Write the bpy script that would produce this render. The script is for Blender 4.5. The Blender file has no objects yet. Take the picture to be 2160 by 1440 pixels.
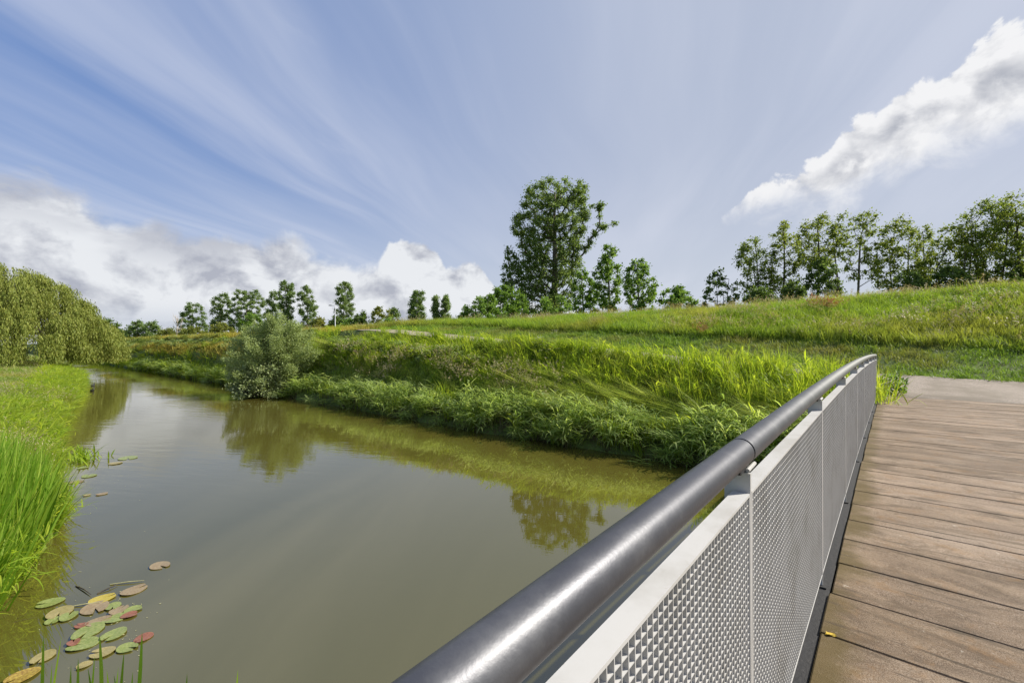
import bpy, bmesh, math, random
import numpy as np
from mathutils import Vector, Matrix

random.seed(7)
rng = np.random.default_rng(7)
SC = bpy.context.scene
COL = SC.collection

# ------------------------------------------------------------------ camera, sky, sun, exposure
F_PX, CX, HY = 936.0, 1080.0, 728.0            # focal length / centre / horizon of the 2160 px photograph
TH = math.atan2(802, 936)                      # camera heading, left of the bridge axis (+Y)
CT, ST = math.cos(TH), math.sin(TH)
EYE = 3.0                                      # metres above the water (z = 0)

cam_d = bpy.data.cameras.new('camera')
cam = bpy.data.objects.new('camera', cam_d)
COL.objects.link(cam)
cam.location = (0, 0, EYE)
cam.rotation_euler = (math.radians(90), 0, TH)
cam_d.sensor_width = 36.0
cam_d.lens = 36.0 * F_PX / 2160.0
cam_d.shift_y = (HY - 720.0) / 2160.0
cam_d.clip_start = 0.02
cam_d.clip_end = 6000
SC.camera = cam

SUN_AZ = math.radians(80)                      # right of the camera heading
SUN_EL = math.radians(39)
EXPOSURE = 0.92
SKY_STRENGTH = 0.10
SUN_STRENGTH = 4.2
_h = TH - SUN_AZ                               # heading from +Y, counter-clockwise
SUN_DIR = Vector((-math.sin(_h) * math.cos(SUN_EL), math.cos(_h) * math.cos(SUN_EL), math.sin(SUN_EL)))

SC.view_settings.view_transform = 'Standard'
SC.view_settings.look = 'None'
SC.view_settings.exposure = EXPOSURE
SC.view_settings.gamma = 1.0
SC.view_settings.use_curve_mapping = False
SC.render.engine = 'CYCLES'
SC.cycles.max_bounces = 8
SC.cycles.diffuse_bounces = 3
SC.cycles.glossy_bounces = 4
SC.cycles.transmission_bounces = 3
SC.cycles.transparent_max_bounces = 6
SC.cycles.sample_clamp_indirect = 6.0
SC.cycles.use_denoising = True
SC.cycles.caustics_reflective = False
SC.cycles.caustics_refractive = False


class NT:
    """small helper to write node graphs as expressions"""
    def __init__(self, tree):
        self.t = tree

    def node(self, kind, **props):
        n = self.t.nodes.new(kind)
        for k, v in props.items():
            setattr(n, k, v)
        return n

    def put(self, sock, v):
        if v is None:
            return
        if isinstance(v, bpy.types.NodeSocket):
            self.t.links.new(v, sock)
        else:
            sock.default_value = v

    def m(self, op, a, b=None, c=None, clamp=False):
        n = self.node('ShaderNodeMath', operation=op, use_clamp=clamp)
        for s, v in zip(n.inputs, (a, b, c)):
            self.put(s, v)
        return n.outputs[0]

    def smooth(self, x, lo, hi, a=0.0, b=1.0):
        n = self.node('ShaderNodeMapRange', interpolation_type='SMOOTHSTEP')
        self.put(n.inputs['Value'], x)
        self.put(n.inputs['From Min'], lo)
        self.put(n.inputs['From Max'], hi)
        self.put(n.inputs['To Min'], a)
        self.put(n.inputs['To Max'], b)
        return n.outputs['Result']

    def xyz(self, x, y, z):
        n = self.node('ShaderNodeCombineXYZ')
        for s, v in zip(n.inputs, (x, y, z)):
            self.put(s, v)
        return n.outputs[0]

    def noise(self, vec, scale, detail=4.0, rough=0.55, dist=0.0):
        n = self.node('ShaderNodeTexNoise')
        self.put(n.inputs['Vector'], vec)
        self.put(n.inputs['Scale'], scale)
        self.put(n.inputs['Detail'], detail)
        self.put(n.inputs['Roughness'], rough)
        self.put(n.inputs['Distortion'], dist)
        return n.outputs[0]

    def mix(self, f, a, b, blend='MIX'):
        n = self.node('ShaderNodeMix', data_type='RGBA', blend_type=blend)
        self.put(n.inputs[0], f)
        for s, v in ((n.inputs[6], a), (n.inputs[7], b)):
            if isinstance(v, tuple) and len(v) == 3:
                v = v + (1.0,)
            self.put(s, v)
        return n.outputs[2]

    def curve(self, x, pts):
        n = self.node('ShaderNodeFloatCurve')
        c = n.mapping.curves[0]
        while len(c.points) > 2:
            c.points.remove(c.points[1])
        c.points[0].location = pts[0]
        c.points[-1].location = pts[-1]
        for p in pts[1:-1]:
            c.points.new(*p)
        n.mapping.update()
        self.put(n.inputs['Value'], x)
        return n.outputs[0]


def build_world():
    w = bpy.data.worlds.new('World')
    SC.world = w
    w.use_nodes = True
    w.node_tree.nodes.clear()
    g = NT(w.node_tree)
    sky = g.node('ShaderNodeTexSky', sky_type='NISHITA', sun_disc=False)
    sky.sun_elevation = SUN_EL
    sky.sun_rotation = math.atan2(SUN_DIR.x, SUN_DIR.y)
    sky.altitude = 0
    sky.air_density = 1.0
    sky.dust_density = 0.6
    sky.ozone_density = 2.5
    tc = g.node('ShaderNodeTexCoord')
    sp = g.node('ShaderNodeSeparateXYZ')
    g.put(sp.inputs[0], tc.outputs['Generated'])
    x, y, z = sp.outputs
    xr = g.m('ADD', g.m('MULTIPLY', x, CT), g.m('MULTIPLY', y, ST))
    zf = g.m('SUBTRACT', g.m('MULTIPLY', y, CT), g.m('MULTIPLY', x, ST))
    az = g.m('ARCTAN2', xr, zf)
    el = g.m('ARCSINE', z)

    def ae(px, py):
        a = math.atan((px - CX) / F_PX)
        return a, math.atan((HY - py) / F_PX * math.cos(a))

    K = 1.0 / (SKY_STRENGTH * 2 ** EXPOSURE)
    lin = lambda r, gg, b: (r * K, gg * K, b * K)
    E0, E1 = -0.1, 0.9                       # elevation range carried by the curves

    def az_curve(pts, ends):
        out = [(0.0, (ends[0] - E0) / (E1 - E0))]
        for px, py in pts:
            a, e = ae(px, py)
            out.append(((a + math.pi) / (2 * math.pi), (e - E0) / (E1 - E0)))
        out.append((1.0, (ends[1] - E0) / (E1 - E0)))
        # a step outside the frame at both ends
        a0, a1 = out[1][0], out[-2][0]
        out.insert(1, (a0 - 0.06, out[0][1]))
        out.insert(-1, (a1 + 0.05, out[-1][1]))
        t = g.m('ADD', g.m('DIVIDE', az, 2 * math.pi), 0.5)
        c = g.curve(t, out)
        return g.m('ADD', g.m('MULTIPLY', c, E1 - E0), E0)

    # --- high streaky cirrus: parallel bands on a high flat layer
    zz = g.m('ADD', g.m('MAXIMUM', z, 0.0), 0.07)
    ca, sa = math.cos(math.radians(13)), math.sin(math.radians(13))
    along = g.m('DIVIDE', g.m('ADD', g.m('MULTIPLY', xr, sa), g.m('MULTIPLY', zf, ca)), zz)
    across = g.m('DIVIDE', g.m('SUBTRACT', g.m('MULTIPLY', xr, ca), g.m('MULTIPLY', zf, sa)), zz)
    wob = g.noise(g.xyz(g.m('MULTIPLY', across, 0.5), g.m('MULTIPLY', along, 0.35), 3.0), 1.0, 2.0)
    ac2 = g.m('ADD', across, g.m('MULTIPLY', g.m('SUBTRACT', wob, 0.5), 0.9))
    n1 = g.noise(g.xyz(ac2, g.m('MULTIPLY', along, 0.13), 0.3), 1.9, 5.0, 0.55, 0.2)
    n2 = g.noise(g.xyz(g.m('MULTIPLY', ac2, 0.55), g.m('MULTIPLY', along, 0.16), 7.7), 1.3, 3.0, 0.5)
    streak = g.m('MULTIPLY', g.smooth(n1, 0.36, 0.72), g.smooth(n2, 0.28, 0.60))
    n3 = g.noise(g.xyz(g.m('MULTIPLY', across, 2.2), g.m('MULTIPLY', along, 0.7), 1.1), 2.0, 7.0, 0.62, 0.4)
    wisp = g.m('MULTIPLY', g.smooth(n3, 0.55, 0.8), g.smooth(n2, 0.42, 0.62))
    # thin veil that thickens towards the sun's side
    sunside = g.m('ADD', g.m('MULTIPLY', xr, math.sin(SUN_AZ)), g.m('MULTIPLY', zf, math.cos(SUN_AZ)))
    veil = g.smooth(sunside, -0.62, 0.58)
    blue = g.mix(0.6, g.mix(1.0, sky.outputs[0], (0.55, 0.55, 0.62), 'MULTIPLY'), lin(0.19, 0.33, 0.68))
    veil_col = lin(0.50, 0.55, 0.67)
    c0 = g.mix(g.m('MULTIPLY', veil, 0.88), blue, veil_col)
    hz = g.smooth(el, 0.0, 0.55, 1.0, 0.0)
    c0 = g.mix(g.m('MULTIPLY', g.m('MULTIPLY', hz, hz), 0.55), c0, lin(0.72, 0.76, 0.80))
    cir = g.m('MULTIPLY', g.m('ADD', g.m('MULTIPLY', streak, 0.75), g.m('MULTIPLY', wisp, 0.25)), 0.82, clamp=True)
    c1 = g.mix(g.m('MULTIPLY', cir, 0.76), c0, lin(0.74, 0.77, 0.87))

    # --- cumulus bank low over the left half
    base = g.xyz(az, g.m('MULTIPLY', el, 1.15), 0.0)
    f1 = g.noise(base, 9.0, 8.0, 0.58, 0.25)
    fl = g.xyz(g.m('ADD', az, 0.018), g.m('ADD', g.m('MULTIPLY', el, 1.15), 0.03), 0.0)
    f1b = g.noise(fl, 9.0, 8.0, 0.58, 0.25)
    top = az_curve([(-250, 330), (0, 332), (90, 345), (170, 385), (250, 425), (350, 452), (430, 470), (520, 478), (600, 488),
                    (690, 520), (760, 548), (808, 556), (820, 512), (850, 498), (878, 500), (905, 510), (928, 540),
                    (955, 556), (985, 545), (1015, 552), (1035, 585), (1060, 625), (1140, 640), (1300, 660), (1700, 680), (2160, 690)],
                   (0.17, 0.06))
    d = g.m('SUBTRACT', top, el)
    crisp = g.smooth(az, -0.33, -0.26)                        # the towering head has a crisp edge
    amp = g.m('SUBTRACT', 0.16, g.m('MULTIPLY', crisp, 0.07))
    dn = g.m('ADD', d, g.m('MULTIPLY', g.m('SUBTRACT', f1, 0.52), amp))
    soft = g.m('SUBTRACT', 0.045, g.m('MULTIPLY', crisp, 0.034))
    bank = g.smooth(dn, 0.0, soft)
    relief = g.m('MULTIPLY', g.m('SUBTRACT', f1, f1b), 4.2)
    patches = g.noise(g.xyz(az, g.m('MULTIPLY', el, 1.9), 5.0), 6.5, 7.0, 0.55, 0.15)
    lit = g.m('ADD', g.smooth(patches, 0.36, 0.54, 0.10, 0.85), relief)
    lit = g.m('ADD', lit, g.m('MULTIPLY', g.m('MULTIPLY', crisp, g.smooth(d, 0.0, 0.16, 1.0, 0.0)), 0.30), clamp=True)
    greytop = g.m('MULTIPLY', g.m('MULTIPLY', g.smooth(d, 0.02, 0.12, 1.0, 0.0), g.smooth(az, -0.50, -0.38, 1.0, 0.0)), g.smooth(g.noise(g.xyz(az, g.m('MULTIPLY', el, 3.0), 2.0), 5.0, 4.0), 0.36, 0.56))
    lit = g.m('MULTIPLY', lit, g.m('SUBTRACT', 1.0, g.m('MULTIPLY', greytop, 0.8)))
    bank_col = g.mix(lit, lin(0.44, 0.46, 0.53), lin(0.83, 0.85, 0.88))
    low = g.smooth(el, 0.025, 0.085, 1.0, 0.0)
    bank_col = g.mix(g.m('MULTIPLY', low, 0.55), bank_col, lin(0.45, 0.51, 0.62))
    hor = g.smooth(el, 0.02, 0.045, 1.0, 0.0)
    bank_col = g.mix(hor, bank_col, lin(0.68, 0.71, 0.76))
    c2 = g.mix(g.m('MULTIPLY', bank, 0.96), c1, bank_col)

    # --- sun-rimmed cloud climbing to the right
    rt = az_curve([(1590, 412), (1640, 392), (1690, 370), (1720, 352), (1750, 320), (1780, 272), (1815, 248), (1840, 252), (1880, 205), (1930, 192), (1970, 175),
                   (2045, 140), (2070, 95), (2110, 66), (2160, 58), (2300, 20), (2500, 60)], (-0.1, -0.1))
    rb = az_curve([(1590, 414), (1640, 420), (1700, 420), (1790, 406), (1850, 352), (1900, 330), (2000, 296), (2080, 262), (2160, 235),
                   (2300, 180), (2500, 160)], (0.3, 0.3))
    base2 = g.xyz(az, g.m('MULTIPLY', el, 1.3), 9.0)
    f2 = g.noise(base2, 13.0, 8.0, 0.6, 0.3)
    f2b = g.noise(g.xyz(g.m('ADD', az, 0.02), g.m('ADD', g.m('MULTIPLY', el, 1.3), 0.02), 9.0), 13.0, 8.0, 0.6, 0.3)
    fn = g.m('MULTIPLY', g.m('SUBTRACT', f2, 0.44), 0.10)
    du = g.m('ADD', g.m('SUBTRACT', rt, el), fn)
    dl = g.m('ADD', g.m('SUBTRACT', el, rb), g.m('ADD', g.m('MULTIPLY', fn, 1.3), 0.012))
    du = g.m('ADD', du, 0.004)
    rc = g.m('MULTIPLY', g.smooth(du, 0.0, 0.010), g.smooth(dl, -0.03, 0.05))
    core = g.m('MULTIPLY', g.smooth(du, 0.01, 0.085), g.smooth(dl, 0.0, 0.09))
    cpatch = g.smooth(g.noise(g.xyz(az, el, 4.0), 14.0, 5.0, 0.55, 0.3), 0.40, 0.60, 0.25, 1.0)
    sh = g.m('ADD', g.m('SUBTRACT', 1.0, g.m('MULTIPLY', g.m('MULTIPLY', core, cpatch), 1.15)), g.m('MULTIPLY', g.m('SUBTRACT', f2, f2b), 2.2), clamp=True)
    c3 = g.mix(g.m('MULTIPLY', rc, 0.95), c2, g.mix(sh, lin(0.43, 0.45, 0.51), lin(0.92, 0.92, 0.93)))
    # small detached wisps near the bank's top
    bg = g.node('ShaderNodeBackground')
    g.put(bg.inputs[0], c3)
    bg.inputs[1].default_value = SKY_STRENGTH
    out = g.node('ShaderNodeOutputWorld')
    g.t.links.new(bg.outputs[0], out.inputs[0])
    w.cycles.sampling_method = 'MANUAL'
    w.cycles.sample_map_resolution = 512


build_world()
sun_d = bpy.data.lights.new('sun', 'SUN')
sun_d.energy = SUN_STRENGTH
sun_d.angle = math.radians(0.53)
sun_d.color = (1.0, 0.94, 0.84)
sun = bpy.data.objects.new('sun', sun_d)
COL.objects.link(sun)
sun.rotation_euler = SUN_DIR.to_track_quat('Z', 'Y').to_euler()


# ------------------------------------------------------------------ general helpers
def at(px, py, Z):
    """world point seen at photograph pixel (px, py) at depth Z"""
    X = (px - CX) / F_PX * Z
    return Vector((X * CT - Z * ST, X * ST + Z * CT, EYE + (HY - py) / F_PX * Z))


def on_water(px, py, z=0.0):
    return at(px, py, F_PX * (EYE - z) / (py - HY))


def tag(o, label=None, cat=None, group=None, kind=None):
    if label: o['label'] = label
    if cat: o['category'] = cat
    if group: o['group'] = group
    if kind: o['kind'] = kind
    return o


def empty(name, loc=(0, 0, 0)):
    o = bpy.data.objects.new(name, None)
    o.empty_display_size = 0.3
    COL.objects.link(o)
    o.location = loc
    return o


def link_mesh(name, me, mat=None, parent=None, loc=None):
    o = bpy.data.objects.new(name, me)
    COL.objects.link(o)
    if mat is not None and not me.materials:
        me.materials.append(mat)
    if parent is not None:
        o.parent = parent
    if loc is not None:
        o.location = loc
    return o


def np_mesh(name, V, faces, smooth=False):
    """faces: list of (M,k) int arrays"""
    me = bpy.data.meshes.new(name)
    V = np.asarray(V, dtype=np.float32).reshape(-1, 3)
    faces = [np.asarray(f, dtype=np.int32) for f in faces if len(f)]
    nl = sum(f.size for f in faces)
    nf = sum(len(f) for f in faces)
    me.vertices.add(len(V))
    me.vertices.foreach_set('co', V.ravel())
    me.loops.add(nl)
    me.loops.foreach_set('vertex_index', np.concatenate([f.ravel() for f in faces]))
    me.polygons.add(nf)
    tot = np.concatenate([np.full(len(f), f.shape[1], dtype=np.int32) for f in faces])
    st = np.concatenate([[0], np.cumsum(tot)[:-1]]).astype(np.int32)
    me.polygons.foreach_set('loop_start', st)
    me.polygons.foreach_set('loop_total', tot)
    me.polygons.foreach_set('use_smooth', np.full(nf, smooth, dtype=bool))
    me.update(calc_edges=True)
    return me


class MB:
    """collects boxes, tubes and sheets into one mesh"""
    def __init__(self):
        self.V, self.Q, self.T, self.n = [], [], [], 0

    def add(self, V, quads=(), tris=()):
        V = np.asarray(V, float).reshape(-1, 3)
        if len(quads): self.Q.append(np.asarray(quads, int) + self.n)
        if len(tris): self.T.append(np.asarray(tris, int) + self.n)
        self.V.append(V)
        self.n += len(V)

    def box(self, lo, hi, f=None):
        (a, b, c), (d, e, h) = lo, hi
        V = np.array([(a, b, c), (d, b, c), (d, e, c), (a, e, c), (a, b, h), (d, b, h), (d, e, h), (a, e, h)], float)
        if f is not None:
            V = f(V)
        self.add(V, [(0, 3, 2, 1), (4, 5, 6, 7), (0, 1, 5, 4), (1, 2, 6, 5), (2, 3, 7, 6), (3, 0, 4, 7)])

    def tube(self, P, R, n=8, caps=True):
        P = np.asarray(P, float)
        R = np.broadcast_to(np.asarray(R, float), (len(P),))
        T = np.gradient(P, axis=0)
        T /= np.linalg.norm(T, axis=1)[:, None] + 1e-9
        ref = np.array((0, 0, 1.0)) if abs(T[0][2]) < 0.8 else np.array((1.0, 0, 0))
        a = np.linspace(0, 2 * np.pi, n, endpoint=False)
        V = []
        for p, t, r in zip(P, T, R):
            u = np.cross(ref, t); u /= np.linalg.norm(u) + 1e-9
            v = np.cross(t, u)
            V.append(p + r * (np.cos(a)[:, None] * u + np.sin(a)[:, None] * v))
        V = np.concatenate(V)
        Q = []
        for i in range(len(P) - 1):
            for j in range(n):
                k = (j + 1) % n
                Q.append((i * n + j, i * n + k, (i + 1) * n + k, (i + 1) * n + j))
        Tt = []
        if caps:
            for base, flip in ((0, True), ((len(P) - 1) * n, False)):
                for j in range(1, n - 1):
                    t = (base, base + j, base + j + 1)
                    Tt.append(t[::-1] if flip else t)
        self.add(V, Q, Tt)

    def mesh(self, name, smooth=False):
        V = np.concatenate(self.V)
        fs = []
        if self.Q: fs.append(np.concatenate(self.Q))
        if self.T: fs.append(np.concatenate(self.T))
        return np_mesh(name, V, fs, smooth)

    def build(self, name, mat, parent=None, smooth=False):
        return link_mesh(name, self.mesh(name, smooth), mat, parent)


# ------------------------------------------------------------------ materials
MATS = {}


def new_mat(name):
    m = bpy.data.materials.new(name)
    m.use_nodes = True
    m.node_tree.nodes.clear()
    g = NT(m.node_tree)
    out = g.node('ShaderNodeOutputMaterial')
    MATS[name] = m
    return m, g, out


def principled(g, out, col, rough=0.6, metal=0.0, spec=0.5, bump=None, bstr=0.2, bdist=0.01):
    p = g.node('ShaderNodeBsdfPrincipled')
    if isinstance(col, tuple) and len(col) == 3: col = col + (1,)
    g.put(p.inputs['Base Color'], col)
    g.put(p.inputs['Roughness'], rough)
    g.put(p.inputs['Metallic'], metal)
    g.put(p.inputs['Specular IOR Level'], spec)
    if bump is not None:
        b = g.node('ShaderNodeBump')
        b.inputs['Strength'].default_value = bstr
        b.inputs['Distance'].default_value = bdist
        g.put(b.inputs['Height'], bump)
        g.t.links.new(b.outputs[0], p.inputs['Normal'])
    g.t.links.new(p.outputs[0], out.inputs['Surface'])
    return p


def pos(g):
    return g.node('ShaderNodeNewGeometry').outputs['Position']


def leaf_mat(name, cols, trans=0.50, patch=0.25, patch_cols=None, rough=0.55, spec=0.25, obj_rand=True):
    """foliage: cols = 3 colours spread leaf by leaf; patch_cols = colour the stand drifts to over metres"""
    m, g, out = new_mat(name)
    geo = g.node('ShaderNodeNewGeometry')
    r = geo.outputs['Random Per Island']
    if obj_rand:
        oi = g.node('ShaderNodeObjectInfo')
        r = g.m('FRACT', g.m('ADD', g.m('MULTIPLY', r, 0.6), g.m('MULTIPLY', oi.outputs['Random'], 0.7)))
    ramp = g.node('ShaderNodeValToRGB')
    e = ramp.color_ramp.elements
    e[0].position, e[0].color = 0.0, cols[0] + (1,)
    e[1].position, e[1].color = 1.0, cols[2] + (1,)
    q = e.new(0.5); q.color = cols[1] + (1,)
    g.put(ramp.inputs[0], r)
    col = ramp.outputs[0]
    if patch_cols is not None:
        n = g.noise(geo.outputs['Position'], patch, 4.0, 0.6)
        col = g.mix(g.smooth(n, 0.44, 0.66), col, patch_cols)
    d = g.node('ShaderNodeBsdfPrincipled')
    g.put(d.inputs['Base Color'], col)
    d.inputs['Roughness'].default_value = rough
    d.inputs['Specular IOR Level'].default_value = spec
    t = g.node('ShaderNodeBsdfTranslucent')
    g.put(t.inputs[0], g.mix(0.5, col, g.mix(1.0, col, (1.5, 1.35, 0.6), 'MULTIPLY')))
    mx = g.node('ShaderNodeMixShader')
    mx.inputs[0].default_value = trans
    g.t.links.new(d.outputs[0], mx.inputs[1])
    g.t.links.new(t.outputs[0], mx.inputs[2])
    g.t.links.new(mx.outputs[0], out.inputs[0])
    return m


def build_mats():
    # ground under the grass
    m, g, out = new_mat('ground_soil')
    p = pos(g)
    n = g.noise(p, 0.35, 5.0, 0.6)
    n2 = g.noise(p, 9.0, 4.0, 0.7)
    c = g.mix(g.smooth(n, 0.35, 0.65), (0.075, 0.12, 0.026), (0.12, 0.165, 0.04))
    c = g.mix(g.smooth(n2, 0.45, 0.7), c, (0.075, 0.06, 0.03))
    principled(g, out, c, 0.9, spec=0.2, bump=n2, bstr=0.6, bdist=0.05)
    # water
    m, g, out = new_mat('murky_water')
    p = pos(g)
    sp = g.node('ShaderNodeSeparateXYZ'); g.put(sp.inputs[0], p)
    x, y, z = sp.outputs
    # wind ripples run across the canal
    a = math.radians(28)
    u = g.m('ADD', g.m('MULTIPLY', x, math.cos(a)), g.m('MULTIPLY', y, math.sin(a)))
    v = g.m('SUBTRACT', g.m('MULTIPLY', y, math.cos(a)), g.m('MULTIPLY', x, math.sin(a)))
    r1 = g.noise(g.xyz(g.m('MULTIPLY', u, 0.55), g.m('MULTIPLY', v, 1.9), 0.0), 1.6, 3.0, 0.5, 0.3)
    r2 = g.noise(g.xyz(g.m('MULTIPLY', u, 0.7), g.m('MULTIPLY', v, 2.4), 4.0), 5.5, 3.0, 0.55, 0.2)
    calm = g.smooth(g.noise(g.xyz(x, y, 2.0), 0.16, 2.0), 0.38, 0.62, 0.25, 1.0)
    dist = g.smooth(g.m('SUBTRACT', 0.0, x), 6.0, 22.0, 0.09, 1.0)
    hgt = g.m('MULTIPLY', g.m('MULTIPLY', g.m('ADD', g.m('MULTIPLY', r1, 0.7), g.m('MULTIPLY', r2, 0.22)), calm), dist)
    tint = g.noise(g.xyz(x, y, 0.0), 0.3, 3.0)
    c = g.mix(tint, (0.070, 0.064, 0.011), (0.086, 0.075, 0.016))
    pr = principled(g, out, c, 0.0, spec=0.5, bump=hgt, bstr=0.24, bdist=0.06)
    pr.inputs['IOR'].default_value = 2.05
    # path
    m, g, out = new_mat('gravel_path')
    p = pos(g)
    n = g.noise(p, 55.0, 3.0, 0.7); n2 = g.noise(p, 0.9, 4.0, 0.6)
    c = g.mix(g.smooth(n, 0.35, 0.68), (0.15, 0.125, 0.10), (0.42, 0.36, 0.295))
    c = g.mix(g.smooth(n2, 0.42, 0.68), c, (0.20, 0.17, 0.13))
    principled(g, out, c, 0.9, spec=0.2, bump=n, bstr=0.5, bdist=0.01)
    # deck plank
    m, g, out = new_mat('gritty_deck_plank')
    geo = g.node('ShaderNodeNewGeometry'); p = geo.outputs['Position']
    oi = g.node('ShaderNodeObjectInfo')
    sp = g.node('ShaderNodeSeparateXYZ'); g.put(sp.inputs[0], p)
    x, y, z = sp.outputs
    gr = g.noise(p, 210.0, 2.0, 0.8)
    gr2 = g.noise(p, 60.0, 3.0, 0.7)
    mid = g.noise(g.xyz(g.m('MULTIPLY', x, 0.35), y, oi.outputs['Random']), 5.5, 5.0, 0.62, 0.4)
    big = g.noise(g.xyz(g.m('MULTIPLY', x, 0.55), g.m('MULTIPLY', y, 1.4), 0.0), 1.3, 4.0, 0.6, 0.5)
    c = g.mix(g.smooth(mid, 0.34, 0.68), (0.125, 0.076, 0.042), (0.275, 0.192, 0.120))
    c = g.mix(g.m('MULTIPLY', oi.outputs['Random'], 0.45), c, (0.163, 0.121, 0.085))
    c = g.mix(g.smooth(big, 0.5, 0.72, 0.0, 0.6), c, (0.327, 0.263, 0.206))
    c = g.mix(g.smooth(gr2, 0.50, 0.64, 0.0, 0.55), c, (0.085, 0.060, 0.038))
    c = g.mix(g.smooth(gr, 0.42, 0.64, 0.0, 0.65), c, (0.426, 0.355, 0.284))
    c = g.mix(g.smooth(gr, 0.30, 0.44, 0.7, 0.0), c, (0.050, 0.035, 0.026))
    c = g.mix(1.0, c, g.mix(oi.outputs['Random'], (0.66, 0.64, 0.60), (1.02, 1.0, 0.97)), 'MULTIPLY')
    c = g.mix(g.smooth(g.noise(g.xyz(g.m('MULTIPLY', x, 0.9), g.m('MULTIPLY', y, 2.2), 8.0), 1.6, 6.0, 0.7, 0.8), 0.47, 0.64, 0.0, 0.75), c, (0.075, 0.050, 0.028))
    c = g.mix(g.smooth(g.noise(p, 5.0, 6.0, 0.72, 0.4), 0.52, 0.70, 0.0, 0.45), c, (0.21, 0.115, 0.042))
    lane = g.noise(g.xyz(g.m('MULTIPLY', x, 0.45), g.m('MULTIPLY', y, 5.5), 1.7), 2.0, 6.0, 0.7, 0.3)
    c = g.mix(g.smooth(lane, 0.60, 0.68, 0.0, 0.8), c, (0.040, 0.028, 0.016))
    mossn = g.noise(p, 3.0, 5.0, 0.65)
    edge = g.m('ADD', g.smooth(x, -0.27, 0.06, 1.0, 0.0), g.m('MULTIPLY', g.m('SUBTRACT', mossn, 0.55), 1.8))
    c = g.mix(g.smooth(edge, 0.34, 0.95, 0.0, 0.8), c, (0.085, 0.060, 0.014))
    streak = g.noise(g.xyz(g.m('MULTIPLY', x, 0.8), g.m('MULTIPLY', y, 9.0), 3.3), 1.5, 6.0, 0.65, 0.2)
    c = g.mix(g.smooth(streak, 0.56, 0.72, 0.0, 0.85), c, (0.057, 0.041, 0.026))
    # damp dirt caught along both long edges of each board
    ob = g.node('ShaderNodeTexCoord').outputs['Object']
    so = g.node('ShaderNodeSeparateXYZ'); g.put(so.inputs[0], ob)
    ed = g.m('ADD', g.m('ABSOLUTE', so.outputs[1]), g.m('MULTIPLY', g.m('SUBTRACT', g.smooth(g.noise(p, 6.0, 5.0, 0.7), 0.35, 0.75), 0.6), 0.08))
    c = g.mix(g.smooth(ed, 0.175, 0.216, 0.0, 0.5), c, (0.054, 0.040, 0.024))
    c = g.mix(g.smooth(g.noise(p, 14.0, 4.0, 0.7, 0.6), 0.66, 0.74, 0.0, 0.5), c, (0.483, 0.440, 0.369))
    principled(g, out, c, 0.82, spec=0.3, bump=g.m('ADD', gr, g.m('MULTIPLY', gr2, 0.5)), bstr=0.55, bdist=0.004)
    # dark gap / rubber / steel
    m, g, out = new_mat('black_rubber')
    n = g.noise(pos(g), 40.0, 4.0, 0.7)
    principled(g, out, g.mix(g.smooth(n, 0.55, 0.8), (0.008, 0.008, 0.009), (0.028, 0.026, 0.024)), 0.7, bump=n, bstr=0.4)
    m, g, out = new_mat('white_coated_steel')
    p = pos(g)
    n = g.noise(p, 4.0, 5.0, 0.65); n2 = g.noise(p, 45.0, 3.0, 0.7)
    c = g.mix(g.smooth(n, 0.45, 0.75), (0.49, 0.485, 0.47), (0.40, 0.39, 0.365))
    c = g.mix(g.smooth(n2, 0.68, 0.80, 0.0, 0.45), c, (0.26, 0.23, 0.19))
    drip = g.noise(p, 11.0, 6.0, 0.75, 0.5)
    c = g.mix(g.smooth(drip, 0.56, 0.74, 0.0, 0.35), c, (0.30, 0.285, 0.25))
    principled(g, out, c, 0.42, spec=0.45)
    m, g, out = new_mat('grey_handrail_coating')
    p = pos(g)
    sp = g.node('ShaderNodeSeparateXYZ'); g.put(sp.inputs[0], p)
    n = g.noise(p, 130.0, 3.0, 0.6); n2 = g.noise(p, 7.0, 6.0, 0.7)
    weather = g.smooth(sp.outputs[1], 1.2, 5.0)
    c = g.mix(g.smooth(n2, 0.45, 0.75), (0.070, 0.072, 0.082), (0.110, 0.112, 0.120))
    c = g.mix(g.m('MULTIPLY', weather, 0.75), c, (0.15, 0.155, 0.138))
    sc = g.noise(g.xyz(g.m('MULTIPLY', sp.outputs[0], 3.0), sp.outputs[1], g.m('MULTIPLY', sp.outputs[2], 3.0)), 28.0, 5.0, 0.75, 0.8)
    c = g.mix(g.smooth(sc, 0.70, 0.78, 0.0, 0.6), c, (0.42, 0.41, 0.38))
    ro = g.m('ADD', g.m('ADD', 0.35, g.m('MULTIPLY', n2, 0.18)), g.m('MULTIPLY', weather, 0.13))
    principled(g, out, c, ro, metal=0.45, spec=0.45, bump=n, bstr=0.16, bdist=0.002)
    # bark
    for nm, a_, b_ in (('grey_bark', (0.10, 0.085, 0.065), (0.21, 0.185, 0.15)), ('pale_dead_wood', (0.34, 0.29, 0.23), (0.46, 0.41, 0.34)), ('dark_bark', (0.045, 0.036, 0.026), (0.11, 0.09, 0.065))):
        m, g, out = new_mat(nm)
        n = g.noise(pos(g), 7.0, 5.0, 0.7)
        principled(g, out, g.mix(g.smooth(n, 0.35, 0.7), a_, b_), 0.9, spec=0.2, bump=n, bstr=0.5, bdist=0.03)
    m, g, out = new_mat('lamp_grey_metal')
    n = g.noise(pos(g), 6.0)
    principled(g, out, g.mix(n, (0.42, 0.44, 0.46), (0.55, 0.56, 0.57)), 0.45, metal=0.3)
    m, g, out = new_mat('lamp_dark_housing')
    n = g.noise(pos(g), 6.0)
    principled(g, out, g.mix(n, (0.10, 0.105, 0.11), (0.16, 0.165, 0.17)), 0.45, metal=0.3)
    m, g, out = new_mat('lamp_lens')
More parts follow.
